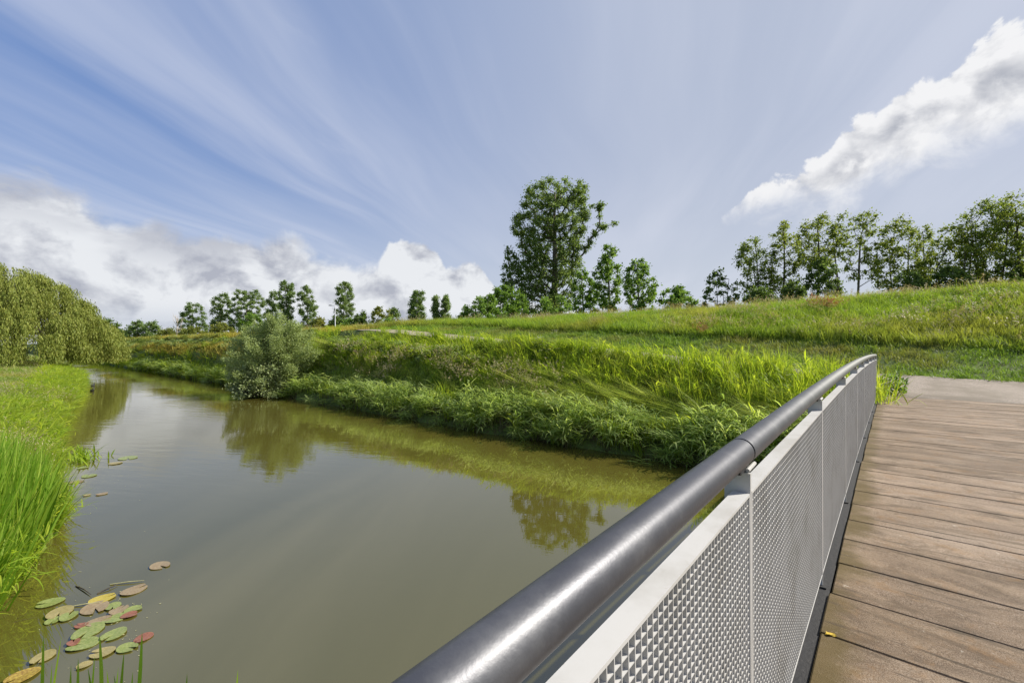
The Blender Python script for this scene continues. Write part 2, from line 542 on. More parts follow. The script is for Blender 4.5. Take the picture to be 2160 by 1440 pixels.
    n = g.noise(pos(g), 6.0)
    principled(g, out, g.mix(n, (0.6, 0.6, 0.58), (0.7, 0.7, 0.68)), 0.2)
    # foliage
    leaf_mat('leaf_poplar', [(0.101, 0.169, 0.038), (0.155, 0.236, 0.057), (0.209, 0.290, 0.088)], 0.5)
    leaf_mat('leaf_row_poplar', [(0.115, 0.189, 0.054), (0.176, 0.263, 0.081), (0.236, 0.317, 0.115)], 0.5)
    leaf_mat('leaf_bush', [(0.101, 0.189, 0.030), (0.149, 0.263, 0.043), (0.203, 0.317, 0.065)], 0.5)
    leaf_mat('leaf_olive_bush', [(0.149, 0.182, 0.038), (0.209, 0.243, 0.051), (0.270, 0.277, 0.068)], 0.5)
    leaf_mat('leaf_robinia', [(0.115, 0.176, 0.030), (0.182, 0.250, 0.043), (0.270, 0.324, 0.061)], 0.5)
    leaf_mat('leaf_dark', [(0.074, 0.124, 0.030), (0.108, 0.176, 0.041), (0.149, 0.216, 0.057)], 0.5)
    leaf_mat('leaf_weeping_willow', [(0.156, 0.208, 0.036), (0.247, 0.280, 0.058), (0.364, 0.325, 0.065)], 0.3)
    leaf_mat('leaf_grey_willow', [(0.20, 0.27, 0.075), (0.29, 0.37, 0.13), (0.40, 0.46, 0.21)], 0.35)
    leaf_mat('leaf_pale_bush', [(0.17, 0.24, 0.08), (0.27, 0.33, 0.14), (0.38, 0.42, 0.24)], 0.3)
    G = [(0.16, 0.28, 0.028), (0.21, 0.34, 0.038), (0.27, 0.38, 0.055)]
    leaf_mat('blade_reed_bright', [(0.13, 0.27, 0.022), (0.22, 0.38, 0.035), (0.36, 0.47, 0.08)], 0.6)
    leaf_mat('blade_meadow', G, 0.45, 0.22, (0.33, 0.34, 0.06))
    leaf_mat('blade_fringe', [(0.22, 0.34, 0.07), (0.34, 0.455, 0.12), (0.48, 0.57, 0.23)], 0.6)
    leaf_mat('blade_fringe_dead', [(0.07, 0.055, 0.03), (0.11, 0.09, 0.05), (0.17, 0.14, 0.09)], 0.25)
    leaf_mat('blade_lodged', [(0.22, 0.34, 0.04), (0.32, 0.42, 0.06), (0.46, 0.51, 0.15)], 0.6)
    leaf_mat('blade_tall', [(0.19, 0.32, 0.022), (0.30, 0.42, 0.032), (0.42, 0.49, 0.055)], 0.6)
    leaf_mat('blade_dike', [(0.16, 0.28, 0.026), (0.22, 0.345, 0.034), (0.29, 0.385, 0.05)], 0.45, 0.20, (0.31, 0.35, 0.06))
    leaf_mat('blade_mown', [(0.12, 0.23, 0.022), (0.165, 0.285, 0.030), (0.22, 0.32, 0.045)], 0.4, 0.30, (0.24, 0.25, 0.06))
    leaf_mat('blade_yellow', [(0.28, 0.27, 0.05), (0.38, 0.33, 0.06), (0.46, 0.37, 0.08)], 0.4, 0.15, (0.17, 0.22, 0.04))
    leaf_mat('seed_head', [(0.34, 0.29, 0.15), (0.42, 0.35, 0.20), (0.47, 0.41, 0.27)], 0.3)
    leaf_mat('seed_head_red', [(0.30, 0.12, 0.055), (0.36, 0.17, 0.08), (0.40, 0.22, 0.10)], 0.3)
    leaf_mat('weed_leaf', [(0.15, 0.22, 0.05), (0.21, 0.29, 0.075), (0.30, 0.36, 0.12)], 0.35)
    leaf_mat('umbel_flower', [(0.50, 0.50, 0.36), (0.60, 0.60, 0.46), (0.68, 0.67, 0.56)], 0.3)
    # lily pads, coot, litter
    for nm, a_, b_ in (('pad_green', (0.139, 0.180, 0.041), (0.230, 0.254, 0.082)), ('pad_olive', (0.213, 0.180, 0.066), (0.295, 0.246, 0.107)),
                       ('pad_tan', (0.197, 0.139, 0.074), (0.262, 0.205, 0.115)), ('pad_yellow', (0.328, 0.254, 0.025), (0.377, 0.312, 0.057)),
                       ('pad_red', (0.164, 0.057, 0.037), (0.238, 0.107, 0.061)), ('pad_brown', (0.180, 0.107, 0.025), (0.344, 0.254, 0.049))):
        m, g, out = new_mat(nm)
        tcn = g.node('ShaderNodeTexCoord').outputs['Object']
        n = g.noise(tcn, 9.0, 4.0, 0.6)
        principled(g, out, g.mix(g.smooth(n, 0.35, 0.65), a_, b_), 0.35, spec=0.4, bump=n, bstr=0.2)
    m, g, out = new_mat('coot_black')
    principled(g, out, g.mix(g.noise(pos(g), 30.0), (0.010, 0.010, 0.011), (0.022, 0.022, 0.024)), 0.6)
    m, g, out = new_mat('coot_bill')
    principled(g, out, g.mix(g.noise(pos(g), 30.0), (0.7, 0.66, 0.6), (0.8, 0.78, 0.74)), 0.5)
    m, g, out = new_mat('dry_leaf')
    principled(g, out, g.mix(g.noise(pos(g), 60.0), (0.45, 0.30, 0.02), (0.60, 0.44, 0.05)), 0.7)
    m, g, out = new_mat('dry_stem')
    principled(g, out, g.mix(g.noise(pos(g), 30.0), (0.28, 0.27, 0.12), (0.42, 0.40, 0.22)), 0.7)


build_mats()


# ------------------------------------------------------------------ terrain: s = +Y (along the bridge), u = -X (along the canal)
def s_left(u):
    return np.interp(u, [-1500, 0, 5, 6.5, 7.6, 10, 18, 23, 38, 53, 80, 130, 1500], [-2.0, -2.0, -1.5, -0.75, -0.2, 0.42, 0.85, 1.3, 3.2, 4.8, 5.8, 6.2, 6.2])


def s_right(u):
    return np.interp(u, [-1500, 0, 5, 11, 22, 30, 39, 83, 130, 1500], [11.3, 11.3, 11.35, 11.0, 11.05, 11.0, 11.6, 11.7, 11.7, 11.7])


def z_path(u):
    return np.interp(u, [-1500, -30, -3, 2, 10, 17, 27, 34, 60, 1500], [0.9, 1.2, 1.70, 1.86, 2.70, 3.30, 4.08, 3.95, 3.9, 3.9])


DECK_END = 15.9
gu = np.concatenate([[-1500, -800, -400, -200, -100, -60], np.arange(-40, 62, 0.5), np.arange(62, 130, 1.0), [132, 140, 160, 200, 300, 500, 900, 1500]])
gs = np.concatenate([[-1500, -800, -400, -200, -100, -60, -40, -30, -20, -14, -10, -7], np.arange(-5, 32, 0.2), np.arange(32, 52, 0.6), [54, 60, 70, 90, 140, 250, 500, 900, 1500]])


def smooth_noise(U, S, seed):
    r = np.random.default_rng(seed)
    out = np.zeros(np.broadcast(U, S).shape)
    for k in range(14):
        a = r.uniform(0, 2 * np.pi); w = r.uniform(0.25, 1.5); ph = r.uniform(0, 6.28)
        out += np.sin((U * np.cos(a) + S * np.sin(a)) * w + ph) / (1 + w)
    return out / 5.0


def make_height():
    H = np.zeros((len(gu), len(gs)))
    for i, u in enumerate(gu):
        sr, sl, zp = float(s_right(u)), float(s_left(u)), float(z_path(u))
        sr += 0.10 * math.sin(u * 1.7) + 0.07 * math.sin(u * 3.9 + 1)
        sl += 0.12 * math.sin(u * 1.3 + 2) + 0.08 * math.sin(u * 4.1)
        tilt = 0.115 * max(0.0, 1 - abs(u + 1) / 16.0) + 0.01
        zn, zf = zp - tilt * 1.9, zp + tilt * 1.9
        zA = 0.55 + 0.42 * (zn - 0.55)
        zC = max(zf + 0.5, min(3.15 + 0.052 * (u + 2), 4.7)) if u < 60 else 4.2
        zD = np.interp(u, [-60, -4.5, 9, 30, 42, 70, 120], [5.6, 5.45, 5.10, 4.85, 4.55, 4.2, 4.1])
        zC = min(zC, zD - 0.05)
        zs = zn - 0.55 * float(np.clip((u - 13) / 4, 0, 1))
        kk = float(np.clip((u - 9) / 6, 0, 1))
        zA = 0.55 + (0.45 + 0.19 * kk) * (zn - 0.55)
        zB = 0.6 + (0.22 + 0.18 * kk) * (zn - 0.6)
        ks = [-60, -30, sl - 4, sl - 1.2, sl - 0.25, sl, sl + 0.5, sl + 1.5, sr - 1.4, sr - 0.45, sr, sr + 0.2, sr + 1.2, 13.1, 13.9, 15.2, 15.84, 19.55, 19.9, 23.0, 23.3, 26.5, 30, 35, 46, 60]
        kz = [0.95, 0.9, 0.85, 0.62, 0.3, 0.02, -0.5, -0.9, -0.9, -0.5, 0.02, 0.3, 0.55, zB, zA, zs, zn - 0.02, zf - 0.02, zf + 0.02, zC - 0.12, zC, 0.5 * (zC + zD) + 0.1, zD, zD, 2.2, 2.0]
        H[i] = np.interp(gs, ks, kz)
        # ramp up to the near end of the bridge
        if abs(u + 1.4) < 6:
            ramp = np.clip((-gs - 2.6) / 0.6, 0, 1) * np.clip((6 - abs(u + 1.4)) / 3.0, 0, 1)
            H[i] = H[i] * (1 - ramp) + 1.2 * ramp
    U, S = np.meshgrid(gu, gs, indexing='ij')
    nz = smooth_noise(U, S, 3) * 0.09
    dry = np.clip((H - 0.15) / 0.5, 0, 1)
    onpath = ((S > 15.4) & (S < 20.0)).astype(float)
    deckz = ((U < 0.6) & (U > -3.8) & (S > 12) & (S < 16)).astype(float)
    H = H + nz * dry * (1 - onpath) * (1 - deckz)
    m = deckz > 0
    H[m] = np.minimum(H[m], 1.30)
    return H


HT = make_height()


def height(x, y):
    u = -np.asarray(x, float); s = np.asarray(y, float)
    i = np.clip(np.searchsorted(gu, u) - 1, 0, len(gu) - 2)
    j = np.clip(np.searchsorted(gs, s) - 1, 0, len(gs) - 2)
    a = np.clip((u - gu[i]) / (gu[i + 1] - gu[i]), 0, 1)
    b = np.clip((s - gs[j]) / (gs[j + 1] - gs[j]), 0, 1)
    return (HT[i, j] * (1 - a) * (1 - b) + HT[i + 1, j] * a * (1 - b) + HT[i, j + 1] * (1 - a) * b + HT[i + 1, j + 1] * a * b)


def build_ground():
    U, S = np.meshgrid(gu, gs, indexing='ij')
    V = np.stack([-U, S, HT], -1).reshape(-1, 3)
    nu, ns = len(gu), len(gs)
    idx = np.arange(nu * ns).reshape(nu, ns)
    F = np.stack([idx[:-1, :-1], idx[:-1, 1:], idx[1:, 1:], idx[1:, :-1]], -1).reshape(-1, 4)
    o = link_mesh('ground', np_mesh('ground', V, [F], True), MATS['ground_soil'])
    tag(o, 'grass grown banks, meadow and dike on both sides of the canal', kind='structure')
    # canal water
    xs = np.concatenate([np.arange(-140, 60, 4.0)])
    V, F = [], []
    for i, x in enumerate(xs):
        V += [(x, -6.0, 0), (x, 14.5, 0)]
        if i:
            F.append((2 * i - 2, 2 * i, 2 * i + 1, 2 * i - 1))
    o = link_mesh('water', np_mesh('water', V, [F]), MATS['murky_water'])
    tag(o, 'calm murky olive canal water reflecting sky and trees', kind='structure')
    # path on the berm
    us = np.concatenate([np.arange(-40, 36, 0.5), np.arange(36, 110, 2.0)])
    ss = np.linspace(15.86, 19.5, 9)
    V = []
    for u in us:
        for k, s in enumerate(ss):
            e = 0.0
            if k in (0, 8) and not (-3.8 < u < 0.6 and k == 0):
                e = 0.09 * math.sin(u * 2.3 + k) + 0.06 * math.sin(u * 5.1)
            V.append((-u, s + e, 0))
    V = np.array(V)
    V[:, 2] = height(V[:, 0], V[:, 1]) + 0.035
    n = len(ss)
    idx = np.arange(len(us) * n).reshape(len(us), n)
    F = np.stack([idx[:-1, :-1], idx[:-1, 1:], idx[1:, 1:], idx[1:, :-1]], -1).reshape(-1, 4)
    o = link_mesh('path', np_mesh('path', V, [F], True), MATS['gravel_path'])
    tag(o, 'grey brown gravel path climbing along the dike', kind='structure')


build_ground()


# ------------------------------------------------------------------ footbridge
RAIL_X, HALF = -0.34, 0.034
PITCH = 1.69


def rail_drop(s):
    s = np.asarray(s, float)
    return 0.213 + np.where(s < 8.3, 0.00214, 0.0013) * (s - 8.3) ** 2


def rail_z(s): return EYE - rail_drop(s)


DECK_H = 1.105


def deck_z(s): return rail_z(s) - DECK_H


BR = empty('footbridge', (1.25, DECK_END, float(deck_z(DECK_END))))
BR_INV = Matrix.Translation(-BR.location)
tag(BR, 'arched footbridge with brown plank deck and white grating railing', 'footbridge')


def bpart(o, parent=BR):
    """parent while keeping the mesh in world coordinates"""
    o.parent = parent
    o.matrix_parent_inverse = parent.matrix_world.inverted() if parent is not BR else BR_INV
    return o


def build_bridge():
    S0 = -3.4
    x0, x1 = -0.262, 2.95
    # planks: one thing each along the arch, shared mesh
    W = 0.43
    n = int(round((DECK_END - S0) / W))
    W = (DECK_END - S0) / n
    bm = bmesh.new()
    bmesh.ops.create_cube(bm, size=1.0)
    bmesh.ops.scale(bm, vec=(x1 - x0, W - 0.005, 0.06), verts=bm.verts)
    bmesh.ops.bevel(bm, geom=[e for e in bm.edges if abs(e.verts[0].co.z - 0.03) < 1e-4 and abs(e.verts[1].co.z - 0.03) < 1e-4], offset=0.006, segments=1, affect='EDGES')
    me = bpy.data.meshes.new('plank'); bm.to_mesh(me); bm.free()
    me.materials.append(MATS['gritty_deck_plank'])
    for k in range(n):
        s = S0 + W * (k + 0.5)
        o = link_mesh('plank', me)
        z = float(deck_z(s))
        sl = math.atan2(float(deck_z(s + W / 2) - deck_z(s - W / 2)), W)
        o.location = Vector(((x0 + x1) / 2 + random.uniform(-0.006, 0.006), s, z - 0.03 + random.uniform(-0.002, 0.002))) - BR.location
        o.rotation_euler = (sl + random.uniform(-0.004, 0.004), random.uniform(-0.0015, 0.0015), 0)
        o.parent = BR
    # beams below the deck
    ys = np.linspace(S0, DECK_END - 0.05, 24)
    def bend(V):
        V = V.copy(); V[:, 2] += deck_z(V[:, 1]); return V
    for bx in (-0.1, 1.35, 2.8):
        mb = MB()
        for a, b in zip(ys[:-1], ys[1:]):
            mb.box((bx - 0.09, a, -0.42), (bx + 0.09, b, -0.064), bend)
        bpart(mb.build('beam', MATS['black_rubber']))
    for side, rx, sg in ((0, RAIL_X, 1), (1, 3.05, -1)):
        # edge strip between deck and railing
        mb = MB()
        e0, e1 = (rx - 0.05, x0 - 0.006) if sg > 0 else (x1 + 0.006, rx + 0.05)
        for a, b in zip(ys[:-1], ys[1:]):
            mb.box((e0, a, -0.10), (e1, b, -0.018), bend)
        bpart(mb.build('edge_strip', MATS['black_rubber']))
        posts = [PITCH * i / 1.0 * 1.0 + 0.0 for i in range(-2, 10)]
        posts = [1.43 + 1.69 * (i - 1) for i in range(-1, 10)]
        s_end = posts[-1]
        # handrail in two lengths with a dark joint
        R = 0.038
        for a, b in ((posts[0] - 0.4, 1.430), (1.442, s_end + 0.06)):
            t = np.linspace(a, b, 40)
            P3 = np.stack([np.full_like(t, rx), t, rail_z(t)], 1)
            mb = MB(); mb.tube(P3, R, 28, caps=False)
            for e_ in (P3[:2][::-1], P3[-2:]):
                q_ = np.array([e_[1] - (e_[1] - e_[0]) * 0.0005, e_[1]]); mb.tube(q_, [R * 0.999, R * 0.998], 28, caps=True)
            o = mb.build('handrail', MATS['grey_handrail_coating'], smooth=True)
            for p_ in o.data.polygons:
                if len(p_.vertices) == 3: p_.use_smooth = False
            bpart(o)
        t = np.array([1.4290, 1.4430])
        mb = MB(); mb.tube(np.stack([np.full(2, rx), t, rail_z(t)], 1), R - 0.004, 28)
        bpart(mb.build('joint_ring', MATS['black_rubber'], smooth=False))
        for i, s in enumerate(posts):
            zr, zd = float(rail_z(s)), float(deck_z(s))
            sl = float(rail_z(s + 0.1) - rail_z(s - 0.1)) / 0.2
            def lean(V, s=s, zd=zd, sl=sl):
                V = V.copy(); V[:, 1] += -sl * (V[:, 2] - zd); return V
            mb = MB()
            mb.box((rx - HALF, s - 0.006, zd - 0.30), (rx + HALF + 0.001, s + 0.006, zr - R - 0.012), lean)
            o = bpart(mb.build('post', MATS['white_coated_steel']))
            mb = MB()
            mb.box((rx - 0.020, s - 0.050, zr - R - 0.010), (rx + 0.020, s + 0.018, zr - R + 0.004), lean)
            mb.box((rx + 0.008, s + 0.018, zr - R - 0.008), (rx + 0.022, s + 0.045, zr - R + 0.002), lean)
            bpart(mb.build('bracket', MATS['black_rubber']), BR)
            mb = MB()
            mb.tube([(rx + 0.026 * sg, s - 0.03, zr - R - 0.006), (rx + 0.026 * sg, s + 0.055, zr - R - 0.004 + sl * 0.08)], 0.006, 8)
            bpart(mb.build('bracket_pin', MATS['white_coated_steel']), BR)
            # foot clamp
            mb = MB()
            mb.box((rx - HALF - 0.004, s - 0.03, zd - 0.055), (rx + HALF + 0.02, s + 0.03, zd - 0.010))
            bpart(mb.build('post_foot', MATS['black_rubber']))
            mb = MB()
            for bz in (zr - R - 0.035,):
                mb.tube([(rx + 0.012, s - 0.011, bz), (rx + 0.012, s - 0.005, bz)], 0.004, 8)
            bpart(mb.build('bolt', MATS['black_rubber']))
        # infill panels
        for i in range(-1, len(posts) - 1):
            a = (posts[i] if i >= 0 else posts[0] - 0.9) + 0.012
            b = posts[i + 1] - 0.012
            top_off, bot_off = -0.105, -1.055         # below the rail axis
            def warp(V, a=a):
                V = V.copy()
                sl = (rail_z(V[:, 1] + 0.1) - rail_z(V[:, 1] - 0.1)) / 0.2
                zz = V[:, 2].copy()
                V[:, 2] = rail_z(V[:, 1]) + zz
                V[:, 1] += -sl * (zz + DECK_H)
                return V
            fx0, fx1 = (rx + HALF - 0.044, rx + HALF) if sg > 0 else (rx - HALF, rx - HALF + 0.044)
            gx1 = fx1 - 0.0005 if sg > 0 else fx0 + 0.0345
            gx0 = gx1 - 0.034
            mb = MB()
            L = b - a
            segs = np.linspace(a, b, 5)
            for p, q in zip(segs[:-1], segs[1:]):
                mb.box((fx0, p, top_off - 0.007), (fx1 + 0.001, q, top_off), warp)
                mb.box((gx0 - 0.004, p, bot_off), (fx1 + 0.001, q, bot_off + 0.006), warp)
            for p in (a, b - 0.006):
                mb.box((gx0 - 0.003, p, bot_off + 0.0062), (fx1 + 0.0012, p + 0.006, top_off - 0.0072), warp)
            fr = bpart(mb.build('panel_frame', MATS['white_coated_steel']))
            # grating: flat bars both ways
            mb = MB()
            cell = 0.0225
            nv = int((L - 0.012) / cell)
            cv = (L - 0.012) / nv
            for k in range(1, nv):
                y = a + 0.006 + k * cv
                mb.box((gx0, y - 0.0012, bot_off + 0.0064), (gx1, y + 0.0012, top_off - 0.0074), warp)
            hh = top_off - bot_off - 0.0138
            nh = int(hh / cell)
            ch = hh / nh
            for k in range(1, nh):
                z = bot_off + 0.0064 + k * ch
                mb.box((gx0 + 0.0008, a + 0.0065, z - 0.0010), (gx1 - 0.0008, b - 0.0065, z + 0.0010), warp)
            gr = mb.build('grating', MATS['white_coated_steel'])
            gr['kind'] = 'stuff'
            gr.parent = fr
            gr.matrix_parent_inverse = Matrix.Identity(4)
    # concrete-like abutment sill at the far end
    mb = MB()
    mb.box((x0 - 0.1, DECK_END - 0.02, float(deck_z(DECK_END)) - 0.5), (x1 + 0.1, DECK_END + 0.10, float(deck_z(DECK_END)) - 0.005))
    bpart(mb.build('end_sill', MATS['black_rubber']))


build_bridge()


# ------------------------------------------------------------------ grass prototypes
PROTO = {}


def blade_strip(P, W, side, V, Q, T):
    """P (n,3) centre line, W (n) widths, side (3) vector; last point is the tip"""
    n0 = len(V)
    n = len(P)
    for i in range(n - 1):
        V.append(P[i] - side * W[i] * 0.5)
        V.append(P[i] + side * W[i] * 0.5)
    V.append(P[-1])
    for i in range(n - 2):
        k = n0 + 2 * i
        Q.append((k, k + 1, k + 3, k + 2))
    k = n0 + 2 * (n - 2)
    T.append((k, k + 1, n0 + 2 * (n - 1)))


def curved(base, az, h, lean, droop, segs):
    t = np.linspace(0, 1, segs + 1)
    d = np.array((math.cos(az), math.sin(az), 0))
    out = lean * t + droop * t ** 2.6
    up = t - 0.42 * abs(droop) * t ** 3
    return base + h * (out[:, None] * d + up[:, None] * np.array((0, 0, 1.0)))


def tuft_mesh(name, nb, rad, h, w, lean, droop, mat, seed, segs=4, bias=0.0, extra=None):
    r = random.Random(seed)
    V, Q, T = [], [], []
    for i in range(nb):
        rr = rad * math.sqrt(r.random()); a = r.uniform(0, 6.283)
        base = np.array((rr * math.cos(a), rr * math.sin(a), -0.03))
        az = r.uniform(0, 6.283)
        hh = h * r.uniform(0.55, 1.05)
        P = curved(base, az, hh, lean * r.uniform(0.1, 1.2), droop * r.uniform(0.0, 1.3), segs)
        P[:, 0] += bias * hh * np.linspace(0, 1, len(P)) ** 1.5
        t = np.linspace(0, 1, segs + 1)
        W = w * r.uniform(0.7, 1.2) * (1 - 0.75 * t ** 1.8) * (0.65 + 0.6 * np.sin(np.pi * np.minimum(t + 0.15, 1)))
        sa = az + math.pi / 2 + r.uniform(-0.5, 0.5)
        blade_strip(P, W, np.array((math.cos(sa), math.sin(sa), r.uniform(-0.2, 0.2))), V, Q, T)
    me = np_mesh(name, np.array(V), [np.array(Q).reshape(-1, 4), np.array(T).reshape(-1, 3)])
    me.materials.append(MATS[mat])
    if extra is not None:
        extra(me)
    return me


def leafy_stem_mesh(name, ns, rad, h, mat, seed, leaf=0.30, lw=0.018, bias=0.25, nleaf=9, mat2=None):
    """stems of reed with long arching leaves all the way up"""
    r = random.Random(seed)
    V, Q, T = [], [], []
    for i in range(ns):
        rr = rad * math.sqrt(r.random()); a = r.uniform(0, 6.283)
        base = np.array((rr * math.cos(a), rr * math.sin(a), -0.05))
        hh = h * r.uniform(0.6, 1.05)
        az = r.gauss(0, 1.0)
        P = curved(base, az, hh, bias * r.uniform(0.2, 1.6), 0.12, 4)
        blade_strip(P, np.full(5, 0.007), np.array((0, 1.0, 0)), V, Q, T)
        for k in range(nleaf):
            f = 0.42 + 0.58 * (k + r.random()) / nleaf
            q = f * (len(P) - 1); i0 = min(int(q), len(P) - 2)
            p = P[i0] + (P[i0 + 1] - P[i0]) * (q - i0)
            la = r.uniform(0, 6.283)
            L = leaf * r.uniform(0.6, 1.15)
            t = np.linspace(0, 1, 5)
            d = np.array((math.cos(la), math.sin(la), 0))
            rise = r.uniform(0.35, 0.9)
            C = p + L * ((t * 0.85)[:, None] * d + (rise * t - r.uniform(0.1, 0.95) * t ** 2)[:, None] * np.array((0, 0, 1.0)))
            W = lw * r.uniform(0.7, 1.2) * np.array((0.45, 1.0, 0.95, 0.6, 0))
            blade_strip(C, W, np.array((-d[1], d[0], r.uniform(-0.35, 0.35))), V, Q, T)
    me = np_mesh(name, np.array(V), [np.array(Q).reshape(-1, 4), np.array(T).reshape(-1, 3)])
    me.materials.append(MATS[mat])
    return me


def seed_tuft_mesh(name, ns, rad, h, seed, mat='seed_head', stem='blade_meadow', hw=0.02):
    r = random.Random(seed)
    V, Q, T = [], [], []
    mi = []
    for i in range(ns):
        rr = rad * math.sqrt(r.random()); a = r.uniform(0, 6.283)
        base = np.array((rr * math.cos(a), rr * math.sin(a), 0.0))
        az = r.uniform(0, 6.283); hh = h * r.uniform(0.65, 1.05)
        P = curved(base, az, hh, r.uniform(0.02, 0.25), r.uniform(0, 0.2), 3)
        nq, nt = len(Q), len(T)
        blade_strip(P, np.full(4, 0.006), np.array((math.cos(az + 1.57), math.sin(az + 1.57), 0)), V, Q, T)
        mi.append(('s', len(Q) - nq, len(T) - nt))
        tip = P[-1]; dirv = P[-1] - P[-2]; dirv /= np.linalg.norm(dirv)
        nq, nt = len(Q), len(T)
        for k in range(7):
            f = r.uniform(-0.16, 0.06)
            c = tip + dirv * f * 1.0
            la = r.uniform(0, 6.283)
            d = np.array((math.cos(la), math.sin(la), r.uniform(0.2, 1.2))); d /= np.linalg.norm(d)
            L = hw * r.uniform(1.5, 3.6)
            sd = np.cross(d, (0, 0, 1.0)); sd /= np.linalg.norm(sd) + 1e-6
            C = np.array([c, c + d * L * 0.5, c + d * L])
            blade_strip(C, np.array((hw * 0.3, hw * 0.75, 0)), sd, V, Q, T)
        mi.append(('h', len(Q) - nq, len(T) - nt))
    me = np_mesh(name, np.array(V), [np.array(Q).reshape(-1, 4), np.array(T).reshape(-1, 3)])
    me.materials.append(MATS[stem]); me.materials.append(MATS[mat])
    idx = []
    for which in (1, 2):
        for m_ in mi:
            idx += [0 if m_[0] == 's' else 1] * m_[which]
    me.polygons.foreach_set('material_index', np.array(idx, dtype=np.int32))
    return me


def weed_mesh(name, nleaf, rad, h, size, mat, seed, flower=False):
    r = random.Random(seed)
    V, Q, T = [], [], []
    idx = []
    for i in range(nleaf):
        a = r.uniform(0, 6.283); rr = rad * math.sqrt(r.random())
        z = h * (1 - (rr / rad) ** 2 * 0.6) * math.sqrt(r.uniform(0.05, 1.0))
        c = np.array((rr * math.cos(a), rr * math.sin(a), z))
        la = r.uniform(0, 6.283); d = np.array((math.cos(la), math.sin(la), r.uniform(-0.5, 0.8))); d /= np.linalg.norm(d)
        sd = np.cross(d, np.array((r.gauss(0, .4), r.gauss(0, .4), 1.0))); sd /= np.linalg.norm(sd)
        L = size * r.uniform(0.6, 1.3)
        n0 = len(V)
        V += [c, c + d * L * 0.5 - sd * L * 0.3, c + d * L, c + d * L * 0.5 + sd * L * 0.3]
        Q.append((n0, n0 + 1, n0 + 2, n0 + 3)); idx.append(0)
    if flower:
        for i in range(9):
            a = r.uniform(0, 6.283); rr = rad * math.sqrt(r.random()) * 0.9
            c0 = np.array((rr * math.cos(a), rr * math.sin(a), h * r.uniform(0.95, 1.35)))
            for k in range(14):
                b = r.uniform(0, 6.283); q = 0.055 * math.sqrt(r.random())
                c = c0 + np.array((q * math.cos(b), q * math.sin(b), r.uniform(-.01, .012)))
                n0 = len(V); e = 0.011
                V += [c + np.array((-e, 0, 0)), c + np.array((0, -e, 0.004)), c + np.array((e, 0, 0)), c + np.array((0, e, 0.004))]
                Q.append((n0, n0 + 1, n0 + 2, n0 + 3)); idx.append(1)
    me = np_mesh(name, np.array(V), [np.array(Q).reshape(-1, 4)])
    me.materials.append(MATS[mat]); me.materials.append(MATS['umbel_flower'])
    me.polygons.foreach_set('material_index', np.array(idx, dtype=np.int32))
    return me


def proto(key, meshes):
    c = bpy.data.collections.new(key)
    for i, me in enumerate(meshes):
        c.objects.link(bpy.data.objects.new('%s_%02d' % (key, i), me))
    PROTO[key] = c


proto('bright_reed_tuft', [tuft_mesh('bright_reed', 12, 0.12, 1.0, 0.034, 0.24, 0.14, 'blade_reed_bright', 10 + i, 5) for i in range(4)])
proto('meadow_tuft', [tuft_mesh('meadow', 34, 0.16, 0.60, 0.010, 0.30, 0.35, 'blade_meadow', 20 + i, 4) for i in range(4)]
      + [seed_tuft_mesh('meadow_seed', 5, 0.18, 0.74, 25 + i, hw=0.014) for i in range(1)])
proto('fringe_reed', [leafy_stem_mesh('fringe', 6, 0.16, 0.95, 'blade_fringe', 30 + i, 0.40, 0.025, 0.22, 8) for i in range(5)])
proto('dead_reed', [tuft_mesh('dead_reed', 16, 0.14, 0.62, 0.010, 0.35, 0.5, 'blade_fringe_dead', 36 + i, 4, bias=0.35) for i in range(3)])
proto('lodged_tuft', [tuft_mesh('lodged', 30, 0.18, 0.95, 0.013, 0.25, 0.3, 'blade_lodged', 40 + i, 5, bias=1.5) for i in range(4)])
proto('tall_tuft', [tuft_mesh('tall', 20, 0.14, 1.0, 0.018, 0.16, 0.22, 'blade_tall', 50 + i, 5, bias=0.12) for i in range(4)]
      + [leafy_stem_mesh('tall_leafy', 6, 0.14, 1.0, 'blade_tall', 56 + i, 0.34, 0.020, 0.15, 6) for i in range(2)])
proto('dike_tuft', [tuft_mesh('dike', 36, 0.22, 0.62, 0.012, 0.28, 0.35, 'blade_dike', 60 + i, 4) for i in range(4)])
proto('dike_seed_tuft', [seed_tuft_mesh('dike_seed', 16, 0.24, 0.85, 66 + i, stem='blade_dike', hw=0.022) for i in range(3)])
proto('red_seed_tuft', [seed_tuft_mesh('red_seed', 14, 0.16, 0.75, 70 + i, mat='seed_head_red', stem='blade_dike', hw=0.03) for i in range(2)])
proto('mown_tuft', [tuft_mesh('mown', 40, 0.22, 0.17, 0.010, 0.45, 0.4, 'blade_mown', 75 + i, 3) for i in range(4)])
proto('yellow_tuft', [tuft_mesh('yellow', 30, 0.25, 0.62, 0.016, 0.25, 0.3, 'blade_yellow', 80 + i, 4) for i in range(3)])
proto('weed_clump', [weed_mesh('weed', 120, 0.30, 0.62, 0.11, 'weed_leaf', 85 + i) for i in range(3)])
proto('umbel_clump', [weed_mesh('umbel', 70, 0.28, 0.60, 0.09, 'weed_leaf', 90 + i, True) for i in range(3)])

_ng_cache = {}


